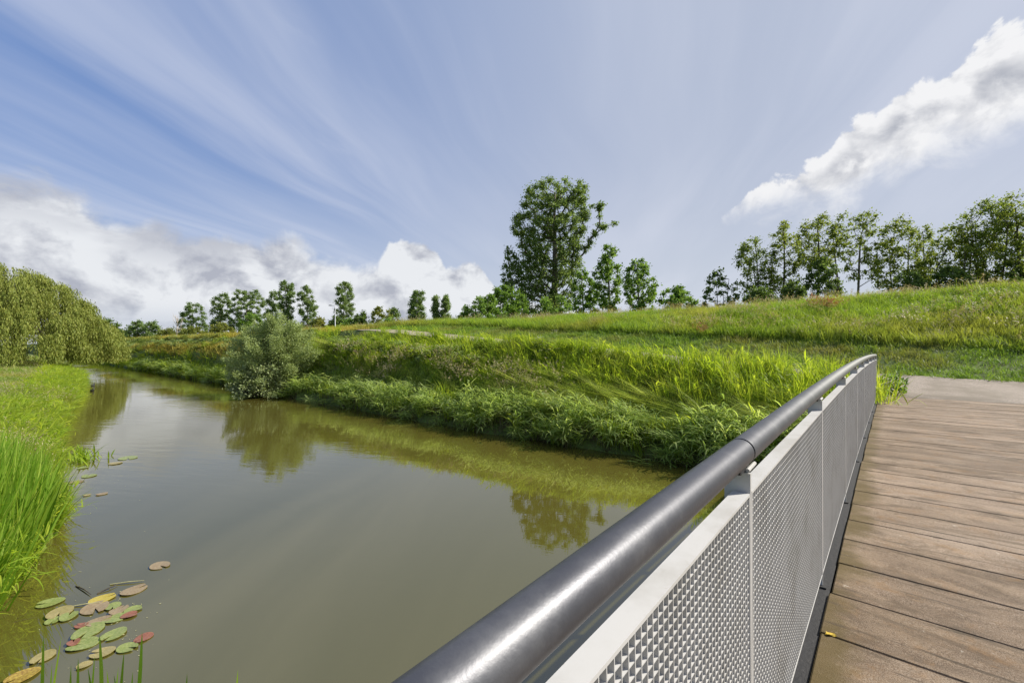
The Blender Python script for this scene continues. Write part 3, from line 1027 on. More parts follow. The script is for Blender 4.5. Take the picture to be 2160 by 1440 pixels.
def scatter_group(key):
    if key in _ng_cache: return _ng_cache[key]
    ng = bpy.data.node_groups.new('scatter_' + key, 'GeometryNodeTree')
    ng.interface.new_socket('Geometry', in_out='INPUT', socket_type='NodeSocketGeometry')
    ng.interface.new_socket('Geometry', in_out='OUTPUT', socket_type='NodeSocketGeometry')
    N = ng.nodes
    i, o = N.new('NodeGroupInput'), N.new('NodeGroupOutput')
    ci = N.new('GeometryNodeCollectionInfo')
    ci.inputs['Collection'].default_value = PROTO[key]
    ci.inputs['Separate Children'].default_value = True
    ci.inputs['Reset Children'].default_value = True
    ip = N.new('GeometryNodeInstanceOnPoints')
    ip.inputs['Pick Instance'].default_value = True

    def attr(name, typ):
        a = N.new('GeometryNodeInputNamedAttribute'); a.data_type = typ
        a.inputs['Name'].default_value = name
        return a.outputs['Attribute']
    er = N.new('FunctionNodeEulerToRotation')
    L = ng.links
    L.new(attr('rot', 'FLOAT_VECTOR'), er.inputs[0])
    L.new(i.outputs[0], ip.inputs['Points'])
    L.new(ci.outputs[0], ip.inputs['Instance'])
    L.new(attr('pick', 'INT'), ip.inputs['Instance Index'])
    L.new(er.outputs[0], ip.inputs['Rotation'])
    L.new(attr('size', 'FLOAT_VECTOR'), ip.inputs['Scale'])
    L.new(ip.outputs[0], o.inputs[0])
    _ng_cache[key] = ng
    return ng


def scatter(name, key, P, rot, size, label):
    n = len(P)
    me = bpy.data.meshes.new(name)
    me.vertices.add(n)
    me.vertices.foreach_set('co', np.asarray(P, np.float32).ravel())
    a = me.attributes.new('rot', 'FLOAT_VECTOR', 'POINT'); a.data.foreach_set('vector', np.asarray(rot, np.float32).ravel())
    a = me.attributes.new('size', 'FLOAT_VECTOR', 'POINT'); a.data.foreach_set('vector', np.asarray(size, np.float32).ravel())
    a = me.attributes.new('pick', 'INT', 'POINT'); a.data.foreach_set('value', rng.integers(0, len(PROTO[key].objects), n).astype(np.int32))
    o = link_mesh(name, me)
    md = o.modifiers.new('scatter', 'NODES')
    md.node_group = scatter_group(key)
    tag(o, label, kind='stuff')
    return o


def polar_points(n, r0, r1, p=1.3, az0=-58, az1=58):
    """random ground points around the camera, density falling as r^-p"""
    e = 2 - p
    r = (rng.random(n) * (r1 ** e - r0 ** e) + r0 ** e) ** (1 / e)
    a = np.radians(rng.uniform(az0, az1, n))
    X, Z = r * np.sin(a), r * np.cos(a)
    return X * CT - Z * ST, X * ST + Z * CT, r


def region(n, r0, r1, fn, p=1.3, az0=-58, az1=58):
    x, y, r = polar_points(n, r0, r1, p, az0, az1)
    m = fn(-x, y, r)
    return x[m], y[m], r[m]


def do_scatter(name, key, xy, h, wfun, label, tilt=0.12, az=None, hvar=0.25, zoff=0.0):
    x, y, r = xy
    n = len(x)
    z = height(x, y) + zoff
    rot = np.stack([rng.normal(0, tilt, n), rng.normal(0, tilt, n), rng.uniform(0, 2 * np.pi, n) if az is None else az(x, y)], 1)
    hh = h(x, y, r) * (1 + rng.uniform(-hvar, hvar, n))
    ww = wfun(r) * (1 + rng.uniform(-0.2, 0.2, n))
    size = np.stack([ww, ww, hh], 1)
    return scatter(name, key, np.stack([x, y, z], 1), rot, size, label)


def grow_grass():
    cst = lambda v: (lambda x, y, r: np.full(len(x), v))
    far = lambda k: (lambda r: 1.0 + r / k)
    sl, sr = s_left, s_right
    # left bank
    do_scatter('reeds', 'bright_reed_tuft', region(15000, 4.5, 18, lambda u, s, r: (u > 6.6) & (s < sl(u) + 0.10) & (s > sl(u) - 3.2) & (r < 11.5 + rng.normal(0, .8, len(u))), 0.9, -58, -38),
               lambda x, y, r: 1.10 + 0.22 * np.sin(x * 2.6) * np.cos(y * 2.2), lambda r: np.full(len(r), 1.0), 'tall bright green reeds at the near left water edge', 0.13)
    do_scatter('dead_stems', 'dead_reed', region(1500, 4.5, 30, lambda u, s, r: (u > 6.0) & (s < sl(u) + 0.15) & (s > sl(u) - 0.8), 0.9, -58, -36),
               cst(0.9), lambda r: np.full(len(r), 1.0), 'dead brown stems low along the left water edge', 0.25)
    do_scatter('reed_undergrowth', 'tall_tuft', region(4000, 4.5, 14, lambda u, s, r: (u > 6.6) & (s < sl(u) + 0.1) & (s > sl(u) - 3.2), 0.9, -58, -36),
               cst(0.75), lambda r: np.full(len(r), 0.9), 'finer yellow green grass mixed into the near left reeds', 0.25)
    do_scatter('meadow_grass', 'meadow_tuft', region(60000, 7, 110, lambda u, s, r: (s < sl(u) + 0.05) & ((r > 10.5) | (s < sl(u) - 2.6)), 1.15, -58, -36),
               lambda x, y, r: 0.95 + 0.35 * np.clip(smooth_noise(x * 0.9, y * 0.9, 11), -0.6, 0.8) - 0.2 * (r > 30), far(38), 'long pale green meadow grass on the left bank', 0.16)
    do_scatter('waterside_grass', 'tall_tuft', region(14000, 10, 60, lambda u, s, r: (s < sl(u) + 0.12) & (s > sl(u) - 0.9 - 0.02 * r), 1.1, -52, -36),
               lambda x, y, r: np.full(len(x), 0.62), far(45), 'green waterside grass overhanging the left water edge', 0.2, az=lambda x, y: rng.normal(1.4, 0.9, len(x)))
    # right bank: leafy fringe over the water
    do_scatter('fringe_reeds', 'fringe_reed', region(19000, 9, 75, lambda u, s, r: (s > sr(u) - 0.18) & (s < sr(u) + 1.25) & (u > 0.15), 1.2),
               lambda x, y, r: 0.92 + 0.22 * np.sin(x * 1.1 + 0.7) * np.sin(x * .37) + 0.14 * np.sin(x * 2.9 + y), far(60), 'leafy grey green reeds hanging over the far water edge', 0.13,
               az=lambda x, y: rng.normal(-1.7, 0.9, len(x)))
    do_scatter('fringe_grass', 'tall_tuft', region(9000, 9, 60, lambda u, s, r: (s > sr(u) - 0.05) & (s < sr(u) + 1.2) & (u > 0.15), 1.2),
               lambda x, y, r: 0.80 + 0.2 * np.sin(x * 1.7), far(60), 'upright bright blades standing among the far fringe reeds', 0.15)
    do_scatter('dead_reeds', 'dead_reed', region(16000, 9, 60, lambda u, s, r: (s > sr(u) - 0.25) & (s < sr(u) + 0.25) & (u > 0.1), 1.2),
               cst(0.85), far(60), 'brown dead reed stems under the fringe at the water line', 0.2, az=lambda x, y: rng.normal(-1.6, 1.0, len(x)))
    flow = lambda x, y: 2.9 + 1.5 * smooth_noise(x * 0.7, y * 0.7, 21) + rng.normal(0, 0.25, len(x))
    do_scatter('lodged_grass', 'lodged_tuft', region(20000, 10, 48, lambda u, s, r: (s > sr(u) + 0.9) & (s < 14.2) & (u > 0.15) & (u < 34), 1.2),
               cst(0.72), far(60), 'flattened swirling grass behind the fringe of reeds', 0.14, az=flow, zoff=0.05)
    tall_m = lambda u, s, r: ((s > sr(u) + 1.9) & (s < 15.8) & (u > 0.12) & ((u < 5.5) | ((s > 14.2) & (u < 15)) | (smooth_noise(u * 0.8, s * 0.8, 31) > -0.05)) & (s > np.interp(u, [0, 5, 12, 40], [12.6, 12.9, 12.5, 12.2])))
    do_scatter('tall_grass', 'tall_tuft', region(30000, 11, 55, tall_m, 1.2),
               lambda x, y, r: np.interp(-x, [0, 4, 7, 14, 40], [1.22, 1.15, 0.85, 0.7, 0.6]), far(70), 'tall sunlit yellow green grass beside the far end of the railing', 0.12,
               az=lambda x, y: rng.normal(2.8, 1.2, len(x)))
    # berm
    bm = lambda u, s, r: (s > 12.6) & (s < np.interp(u, [13, 16, 30, 33], [15.75, 14.6, 14.6, 15.75])) & (u > 3.5) & (u < 36)
    do_scatter('berm_grass', 'dike_tuft', region(24000, 14, 80, bm, 1.2), lambda x, y, r: np.interp(-x, [0, 4, 13, 17, 60], [1.1, 1.1, 1.1, 0.6, 0.6]), far(60), 'mixed grass on the berm between reeds and path', 0.2)
    do_scatter('berm_seed_grass', 'dike_seed_tuft', region(16000, 14, 80, lambda u, s, r: bm(u, s, r) & (s < 14.0) & (u > 9) & (smooth_noise(u * 1.1, s * 1.1, 41) > -0.25), 1.2), cst(0.85), far(60), 'brownish seeding grass on the berm', 0.2)
    do_scatter('berm_weeds', 'weed_clump', region(9000, 18, 70, lambda u, s, r: (s > 13.7) & (s < np.interp(u, [13, 16, 30, 33], [15.7, 14.5, 14.5, 15.7])) & (u > 11) & (u < 44) & (smooth_noise(u * 1.3, s * 1.6, 43) > -0.2), 1.2),
               lambda x, y, r: np.full(len(x), 1.0), far(60), 'dark leafy weeds covering the berm below the path', 0.2)
    do_scatter('cow_parsley', 'umbel_clump', region(5000, 14, 60, lambda u, s, r: ((s > 14.4) & (s < 15.75) & (u > 1.0) & (u < 14)) & (smooth_noise(u * 1.5, s * 2, 47) > 0.15), 1.0),
               cst(0.95), far(80), 'white flowering umbels along the near path edge', 0.15)
    do_scatter('verge_grass', 'mown_tuft', region(16000, 14, 70, lambda u, s, r: (s > 14.2) & (s < 15.78) & (u > 12) & (u < 40), 1.2), cst(1.6), far(40), 'short grass on the berm shoulder below the path', 0.2)
    do_scatter('shoulder_weeds', 'weed_clump', region(2500, 18, 60, lambda u, s, r: (s > 13.6) & (s < 15.0) & (u > 14) & (u < 38), 1.2), cst(0.55), far(60), 'low grey green weeds on the berm shoulder', 0.2)
    # mown verge and dike
    mv = lambda u, s, r: ((s > 19.45) & (s < 23.1)) | ((s > 15.0) & (s < 15.7) & (u > 0.5) & (u < 15))
    do_scatter('mown_grass', 'mown_tuft', region(60000, 11, 90, lambda u, s, r: mv(u, s, r) & (u < 70), 1.2), cst(1.2), far(40), 'short mown grass strip between path and dike', 0.2)
    dk = lambda u, s, r: (s > 22.8) & (s < 34) & (u < 75)
    do_scatter('dike_grass', 'dike_tuft', region(90000, 15, 110, dk, 1.2), lambda x, y, r: 0.85 + 0.35 * smooth_noise(x * 0.8, y * 0.8, 51), far(50), 'long yellow green grass covering the dike slope', 0.2)
    do_scatter('dike_seed_grass', 'dike_seed_tuft', region(9000, 15, 110, lambda u, s, r: dk(u, s, r) & ((smooth_noise(u * 0.7, s * 0.9, 53) > 0.12) | (s > 28.5)) & (rng.random(len(u)) < 0.75), 1.2), cst(0.82), far(50), 'tan seed heads drifting over the dike slope', 0.2)
    do_scatter('sorrel', 'red_seed_tuft', region(9000, 17, 60, lambda u, s, r: (s > 20) & (s < 33) & (u < 20) & (smooth_noise(u * 1.6, s * 1.6, 57) > 0.66), 1.2), cst(1.0), far(60), 'rust red sorrel patches on the dike', 0.15)
    # far banks
    do_scatter('far_yellow_grass', 'yellow_tuft', region(50000, 34, 190, lambda u, s, r: (u > 33) & (s > sr(u) + 1.5) & (s < 26) & ~((s > 14.4) & (s < 15.6)), 1.1, -56, -8), cst(0.9), far(70), 'ochre yellow grass on the distant canal bank', 0.2)
    do_scatter('far_bank_weeds', 'weed_clump', region(9000, 34, 140, lambda u, s, r: (u > 33) & (s > 14.0) & (s < 16.0), 1.1, -56, -8), cst(0.8), far(70), 'grey green weeds on the slope of the distant bank', 0.2)
    do_scatter('far_reeds', 'tall_tuft', region(26000, 36, 170, lambda u, s, r: (u > 33) & (s > sr(u) - 0.15) & (s < sr(u) + 1.5), 1.1, -56, -20), cst(1.0), far(60), 'bright green reeds along the distant water edge', 0.15)


grow_grass()


# ------------------------------------------------------------------ trees
def leaf_quads(C, L, aspect, rs, up=0.35, hang=0.0):
    """one folded rhombus per centre"""
    n = len(C)
    d = rs.normal(0, 1, (n, 3)); d[:, 2] -= hang * 2.0
    d /= np.linalg.norm(d, axis=1)[:, None]
    nr = rs.normal(0, 1, (n, 3)); nr[:, 2] = np.abs(nr[:, 2]) + up
    sd = np.cross(d, nr); sd /= np.linalg.norm(sd, axis=1)[:, None] + 1e-9
    ll = (L * rs.uniform(0.6, 1.3, n))[:, None]
    V = np.stack([C - d * ll * 0.5, C - sd * ll * aspect * 0.5, C + d * ll * 0.5, C + sd * ll * aspect * 0.5], 1).reshape(-1, 3)
    F = np.arange(4 * n).reshape(n, 4)
    return V, F


def make_tree(name, label, px, Z, prof, leaf_mat_name, cat='tree', group=None, clumps=90, leaves=7000, leaf=0.35, clump_r=0.8,
              bark='grey_bark', trunk_r=0.25, base_y=None, seed=1, extra=(), stems=1, low=0.25, aspect=0.6, hollow=0.35, depth_k=0.85, base_z=None, up=0.35, lean=0.0, limb_r=0.4):
    rs = np.random.default_rng(seed)
    k = Z / F_PX
    b = at(px, HY, Z)
    bz = float(height(b.x, b.y)) if base_z is None else base_z
    right = np.array((CT, ST, 0.0)); fwd = np.array((-ST, CT, 0.0)); upv = np.array((0, 0, 1.0))
    root = empty(name, (b.x, b.y, bz))
    tag(root, label, cat, group)
    ys = np.array([p[0] for p in prof], float)
    L = np.array([p[1] for p in prof], float); Rr = np.array([p[2] for p in prof], float)
    z_of = lambda y: EYE + (HY - y) * k - bz
    # clump centres inside the silhouette
    C, SZ = [], []
    yy = np.linspace(ys[0], ys[-1], 200)
    wy = np.interp(yy, ys, Rr) - np.interp(yy, ys, L)
    cdf = np.cumsum(wy); cdf /= cdf[-1]
    for i in range(clumps):
        y = np.interp((i + rs.random()) / clumps, cdf, yy)
        l, r = np.interp(y, ys, L), np.interp(y, ys, Rr)
        c, h = (l + r) / 2, (r - l) / 2
        q = rs.uniform(-1, 1)
        dmax = math.sqrt(max(0.02, 1 - q * q))
        dd = rs.uniform(-1, 1)
        if rs.random() > hollow:
            dd = math.copysign(abs(dd) ** 0.5, dd)
        shrink = max(h * k - clump_r * 0.55, h * k * 0.4)
        C.append(((c - px) * k + q * shrink, dd * dmax * h * k * depth_k, z_of(y) - clump_r * 0.5))
        SZ.append(1.0)
    for (ex, ey, erx, ery, en) in extra:
        for i in range(en):
            C.append(((ex + rs.normal(0, 0.5) * erx - px) * k, rs.normal(0, 0.5) * erx * k, z_of(ey + rs.normal(0, 0.5) * ery)))
            SZ.append(0.8)
    C = np.array(C); SZ = np.array(SZ)
    H = z_of(ys[0])
    # trunk(s)
    mb = MB()
    tops = []
    for sidx in range(stems):
        a = rs.uniform(0, 6.28)
        off = 0.0 if stems == 1 else rs.uniform(0.2, 0.6) * trunk_r * 3
        t = np.linspace(0, 1, 9)
        spread = 0.0 if stems == 1 else rs.uniform(0.10, 0.30) * (Rr.max() - L.max() + 1) * 0 + rs.uniform(0.1, 0.35) * (Rr - L).max() * k
        topc = ((np.interp(ys[0] + 5, ys, L) + np.interp(ys[0] + 5, ys, Rr)) / 2 - px) * k
        bx = math.cos(a) * off + (topc * t + math.cos(a) * spread * t ** 1.2) + np.sin(t * 5 + a) * 0.02 * H * t
        by = math.sin(a) * (off + spread * t ** 1.2) + np.cos(t * 4 + a) * 0.015 * H * t
        hh = H * (0.93 if stems == 1 else rs.uniform(0.7, 0.93))
        P = np.stack([bx, by, -0.25 + (hh + 0.25) * t], 1)
        rad = trunk_r * (1 if stems == 1 else 0.6) * (1 - 0.92 * t) ** 0.8 + 0.012
        rad[0] *= 1.35
        mb.tube(P, rad, 8)
        tops.append(P)
    # limbs: every clump grows from the nearest wood already there, so boughs fork
    nodes, par, tip0 = [], [], []
    for P in tops:
        for q in np.linspace(0, 1, 14):
            if q < low * 0.55: continue
            nodes.append(np.array([np.interp(q, np.linspace(0, 1, len(P)), P[:, j]) for j in range(3)])); par.append(-1)
    nt0 = len(nodes)
    order = np.argsort(np.hypot(C[:, 0] - nodes[nt0 // 2][0], C[:, 1]) + 0.25 * np.abs(C[:, 2] - H * 0.5))
    NA = np.zeros((nt0 + len(C), 3)); NA[:nt0] = nodes
    cnt = nt0; parent_of = {}
    for ci_ in order:
        c = C[ci_]
        dv = c - NA[:cnt]
        dd = np.linalg.norm(dv, axis=1)
        cost = dd + np.where(dv[:, 2] < 0.25 * dd, 2.2 * (0.25 * dd - dv[:, 2]), 0.0)
        cost[:nt0] *= 0.9
        k_ = int(np.argmin(cost)); parent_of[cnt] = k_
        NA[cnt] = c; cnt += 1
    load = np.ones(cnt)
    for n_ in range(cnt - 1, nt0 - 1, -1):
        load[parent_of[n_]] += load[n_]
    for n_ in range(nt0, cnt):
        st, c = NA[parent_of[n_]], NA[n_]
        t = np.linspace(0, 1, 4)[:, None]
        Lc = np.linalg.norm(c - st)
        mid = (st + c) / 2 + rs.normal(0, 0.08, 3) * Lc + np.array((0, 0, -0.06 * Lc))
        Q = (1 - t) ** 2 * st + 2 * t * (1 - t) * mid + t ** 2 * c
        tr = trunk_r * limb_r
        ra = min(tr, tr * (load[n_] / 40.0) ** 0.5 + 0.012); rb_ = max(0.6 * ra if load[n_] > 1 else 0.01, 0.01)
        mb.tube(Q, np.linspace(ra, rb_, 4), 5, caps=False)
    to_world = lambda A: A[:, [0]] * right + A[:, [1]] * fwd + A[:, [2]] * upv
    mb.V = [to_world(v) for v in mb.V]
    mb.build('trunk', MATS[bark], root, smooth=True)
    # leaves
    per = np.maximum(3, (leaves / len(C) * rs.uniform(0.55, 1.45, len(C))).astype(int))
    idx = np.repeat(np.arange(len(C)), per)
    n = len(idx)
    g = rs.normal(0, 1, (n, 3)); g /= np.linalg.norm(g, axis=1)[:, None]
    rad = clump_r * SZ[idx] * np.where(np.abs(q_n := rs.normal(0, 0.68, n)) < 1.2, np.abs(q_n), rs.uniform(0, 1.1, n)) * np.repeat(rs.uniform(0.7, 1.25, len(C)), per)
    pts = C[idx] + g * rad[:, None] * np.array((1, 1, 0.8))
    V, Fq = leaf_quads(pts, leaf, aspect, rs, up)
    link_mesh('crown', np_mesh('crown', to_world(V), [Fq]), MATS[leaf_mat_name], root)
    return root


def build_trees():
    # the tall poplar and its company on the dike
    make_tree('poplar_tree', 'tallest tree, broad crowned poplar rising from the middle of the dike', 1160, 75,
              [(384, 1126, 1234), (396, 1102, 1246), (430, 1096, 1240), (452, 1080, 1246), (480, 1078, 1238), (500, 1088, 1230), (530, 1092, 1230), (560, 1092, 1228), (590, 1090, 1222), (625, 1092, 1210), (655, 1100, 1200)],
              'leaf_poplar', clumps=520, leaves=64000, leaf=0.32, clump_r=1.05, trunk_r=0.75, seed=11, low=0.2,
              extra=[(1262, 442, 14, 18, 8), (1275, 480, 14, 14, 7), (1252, 500, 12, 16, 6), (1232, 520, 14, 16, 5), (1085, 478, 8, 14, 4)], depth_k=0.8)
    make_tree('poplar_tree', 'slim dark tree pressed against the left side of the tallest poplar', 1084, 72,
              [(516, 1066, 1074), (540, 1060, 1098), (580, 1055, 1110), (620, 1055, 1116), (665, 1054, 1120)], 'leaf_poplar', clumps=110, leaves=7500, leaf=0.34, clump_r=0.85, trunk_r=0.3, seed=12, hollow=0.2)
    make_tree('bush', 'wide round green bush at the left foot of the tree clump on the dike', 1012, 54,
              [(618, 1012, 1038), (636, 988, 1058), (656, 968, 1070), (676, 956, 1076), (692, 956, 1076)], 'leaf_bush', 'bush', clumps=150, leaves=14000, leaf=0.24, clump_r=0.48, trunk_r=0.12, stems=4, hollow=0.2, seed=13, bark='dark_bark')
    make_tree('bush', 'dark green bush directly under the slim tree left of the tallest poplar', 1072, 58,
              [(598, 1046, 1080), (620, 1032, 1108), (650, 1026, 1120), (685, 1026, 1120)], 'leaf_bush', 'bush', clumps=140, leaves=13000, leaf=0.26, clump_r=0.52, trunk_r=0.12, stems=4, hollow=0.2, seed=14, bark='dark_bark')
    make_tree('bush', 'bright green low bush in front of the trunk of the tallest poplar', 1170, 52,
              [(622, 1140, 1190), (640, 1122, 1206), (668, 1118, 1212)], 'leaf_bush', 'bush', clumps=45, leaves=4500, leaf=0.24, clump_r=0.5, trunk_r=0.1, stems=3, seed=15, bark='dark_bark')
    make_tree('young_tree', 'small leafy tree between the tallest poplar and the pointed young tree', 1232, 64,
              [(566, 1218, 1240), (595, 1206, 1262), (625, 1203, 1266), (655, 1206, 1262)], 'leaf_bush', clumps=60, leaves=4200, leaf=0.34, clump_r=0.7, trunk_r=0.2, seed=16)
    make_tree('young_tree', 'pointed young tree, second tallest right of the tallest poplar', 1282, 61,
              [(513, 1272, 1298), (535, 1262, 1308), (560, 1250, 1312), (590, 1248, 1312), (650, 1252, 1310)], 'leaf_bush', clumps=95, leaves=6500, leaf=0.34, clump_r=0.7, trunk_r=0.22, seed=17)
    make_tree('young_tree', 'round topped young tree at the right end of the middle clump', 1352, 58,
              [(545, 1328, 1364), (568, 1316, 1376), (600, 1312, 1392), (628, 1312, 1388), (655, 1325, 1380)], 'leaf_bush', clumps=90, leaves=6000, leaf=0.32, clump_r=0.65, trunk_r=0.2, seed=18)
    make_tree('bush', 'low rounded bush on the dike crest between the two tree groups', 1424, 48,
              [(600, 1412, 1440), (618, 1388, 1460), (645, 1372, 1476)], 'leaf_bush', 'bush', clumps=55, leaves=5000, leaf=0.24, clump_r=0.5, trunk_r=0.1, stems=4, seed=19, bark='dark_bark')
    make_tree('young_tree', 'small airy tree standing alone left of the long right tree row', 1518, 45,
              [(567, 1502, 1526), (585, 1488, 1550), (605, 1474, 1560), (645, 1480, 1556)], 'leaf_dark', clumps=50, leaves=1900, leaf=0.26, clump_r=0.42, trunk_r=0.1, seed=20, stems=3, bark='dark_bark')
    R = 'trees in the long row along the right of the dike'
    make_tree('row_tree', 'first tree of the long right row, leaning left with a loose crown', 1606, 46,
              [(497, 1572, 1592), (515, 1558, 1620), (545, 1553, 1632), (580, 1556, 1636), (630, 1572, 1640)], 'leaf_robinia', group=R, clumps=110, leaves=7200, leaf=0.20, clump_r=0.63, trunk_r=0.16, seed=21, stems=2, bark='dark_bark')
    make_tree('row_tree', 'second tree of the right row, narrow with a small pointed top', 1650, 45,
              [(465, 1640, 1662), (485, 1630, 1682), (520, 1626, 1690), (570, 1616, 1688), (625, 1622, 1690)], 'leaf_robinia', group=R, clumps=102, leaves=6000, leaf=0.20, clump_r=0.57, trunk_r=0.16, seed=22, bark='dark_bark')
    make_tree('row_tree', 'third tree of the right row, domed crown above a dark bush', 1722, 47,
              [(452, 1706, 1744), (465, 1690, 1762), (495, 1676, 1776), (525, 1674, 1774), (560, 1690, 1760)], 'leaf_robinia', group=R, clumps=116, leaves=7800, leaf=0.20, clump_r=0.69, trunk_r=0.18, seed=23, bark='dark_bark', low=0.45)
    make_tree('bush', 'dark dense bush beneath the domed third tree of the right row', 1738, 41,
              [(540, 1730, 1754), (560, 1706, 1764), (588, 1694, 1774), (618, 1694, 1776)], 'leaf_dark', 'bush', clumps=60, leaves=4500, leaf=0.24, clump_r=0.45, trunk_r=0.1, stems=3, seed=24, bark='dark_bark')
    make_tree('row_tree', 'fourth tree of the right row, flat open crown on bare visible trunks', 1796, 44,
              [(444, 1776, 1818), (456, 1760, 1846), (478, 1756, 1856), (505, 1764, 1856), (535, 1772, 1852), (585, 1790, 1850)], 'leaf_robinia', group=R, clumps=102, leaves=5200, leaf=0.20, clump_r=0.57, trunk_r=0.17, seed=25, stems=3, low=0.6, bark='grey_bark')
    make_tree('row_tree', 'fifth tree of the right row, full crown reaching down to the grass', 1898, 44,
              [(454, 1880, 1912), (472, 1862, 1928), (510, 1852, 1938), (560, 1846, 1944), (612, 1850, 1940)], 'leaf_robinia', group=R, clumps=130, leaves=9200, leaf=0.20, clump_r=0.63, trunk_r=0.17, seed=26, stems=2, bark='dark_bark')
    make_tree('row_tree', 'thin spindly tree squeezed between the fifth and the denser right trees', 1948, 46,
              [(470, 1940, 1958), (500, 1932, 1966), (560, 1930, 1968), (605, 1935, 1965)], 'leaf_robinia', group=R, clumps=55, leaves=3000, leaf=0.20, clump_r=0.52, trunk_r=0.11, seed=27, bark='dark_bark')
    make_tree('row_tree', 'dense tree with rounded shoulder left of the tallest right tree', 2012, 42,
              [(468, 1992, 2024), (490, 1972, 2058), (530, 1956, 2066), (570, 1948, 2068), (605, 1946, 2068)], 'leaf_robinia', group=R, clumps=143, leaves=9500, leaf=0.20, clump_r=0.69, trunk_r=0.18, seed=28, stems=2, bark='dark_bark')
    make_tree('row_tree', 'large spreading tree second from the right picture edge', 2088, 41,
              [(414, 2070, 2096), (432, 2044, 2126), (480, 2034, 2150), (540, 2030, 2150), (605, 2036, 2152)], 'leaf_robinia', group=R, clumps=178, leaves=11750, leaf=0.20, clump_r=0.71, trunk_r=0.2, seed=29, stems=3, bark='dark_bark')
    make_tree('row_tree', 'tallest tree of the right row, cut by the right picture edge', 2176, 40,
              [(386, 2150, 2196), (420, 2116, 2226), (480, 2104, 2250), (540, 2100, 2256), (605, 2104, 2250)], 'leaf_robinia', group=R, clumps=206, leaves=13125, leaf=0.20, clump_r=0.76, trunk_r=0.24, seed=30, stems=3, bark='dark_bark')
    # undergrowth below the right row
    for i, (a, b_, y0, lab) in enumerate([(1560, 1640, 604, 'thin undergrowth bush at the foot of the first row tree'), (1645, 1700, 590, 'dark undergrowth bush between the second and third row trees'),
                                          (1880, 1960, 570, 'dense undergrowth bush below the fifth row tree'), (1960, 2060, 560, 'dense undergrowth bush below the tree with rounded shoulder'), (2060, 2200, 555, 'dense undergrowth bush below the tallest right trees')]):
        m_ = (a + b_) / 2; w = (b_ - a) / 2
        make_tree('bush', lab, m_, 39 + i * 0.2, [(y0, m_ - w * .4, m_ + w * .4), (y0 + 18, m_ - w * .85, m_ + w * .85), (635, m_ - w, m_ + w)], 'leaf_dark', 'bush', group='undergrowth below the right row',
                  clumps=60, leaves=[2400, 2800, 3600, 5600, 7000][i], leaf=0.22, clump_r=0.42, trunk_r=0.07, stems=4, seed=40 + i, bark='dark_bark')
    # far poplars
    G = 'poplars in the distant row'
    far = [('broad sloping poplar at the left end of the distant poplar row', 405, 250, [(637, 398, 420), (655, 386, 430), (680, 376, 434), (714, 374, 436)], 60, 4200),
           ('second distant poplar from the left, tall oval crown', 465, 245, [(617, 456, 478), (638, 446, 486), (670, 444, 486), (712, 448, 486)], 60, 4200),
           ('widest distant poplar, blunt double crown third from the left', 522, 240, [(610, 496, 546), (628, 487, 556), (660, 486, 560), (706, 486, 560)], 90, 7000),
           ('short slim poplar leaning on the left of the tall fifth poplar', 577, 235, [(612, 570, 583), (635, 562, 592), (665, 561, 592), (705, 562, 590)], 40, 2600),
           ('tallest poplar in the left distant row behind the grey willow', 604, 230, [(592, 592, 620), (612, 586, 624), (640, 588, 620), (700, 590, 618)], 60, 4000),
           ('distant poplar with a bulge on its right side, right of the grey willow top', 648, 230, [(601, 640, 656), (618, 626, 660), (642, 628, 670), (660, 632, 670), (705, 636, 664)], 55, 3800),
           ('single tall poplar directly right of the street lamp', 725, 225, [(594, 711, 738), (618, 705, 746), (650, 706, 748), (674, 710, 742), (705, 714, 738)], 60, 4300),
           ('poplar standing alone above the end of the path', 876, 210, [(612, 868, 896), (640, 862, 898), (665, 856, 898), (702, 855, 896)], 60, 4200),
           ('left twin of the pair of small poplars beside the round bush', 919, 205, [(622, 914, 925), (645, 910, 929), (695, 911, 929)], 35, 2200),
           ('right twin of the pair of small poplars beside the round bush', 939, 205, [(620, 931, 947), (645, 928, 951), (695, 927, 949)], 38, 2400)]
    for i, (lab, px, Z, prof, cl, lv) in enumerate(far):
        make_tree('poplar_tree', lab, px, Z, prof, 'leaf_row_poplar', group=G, clumps=cl * 2, leaves=int(lv * 4.2), leaf=0.64, clump_r=1.5, trunk_r=0.4, seed=60 + i, hollow=0.1, low=0.1)
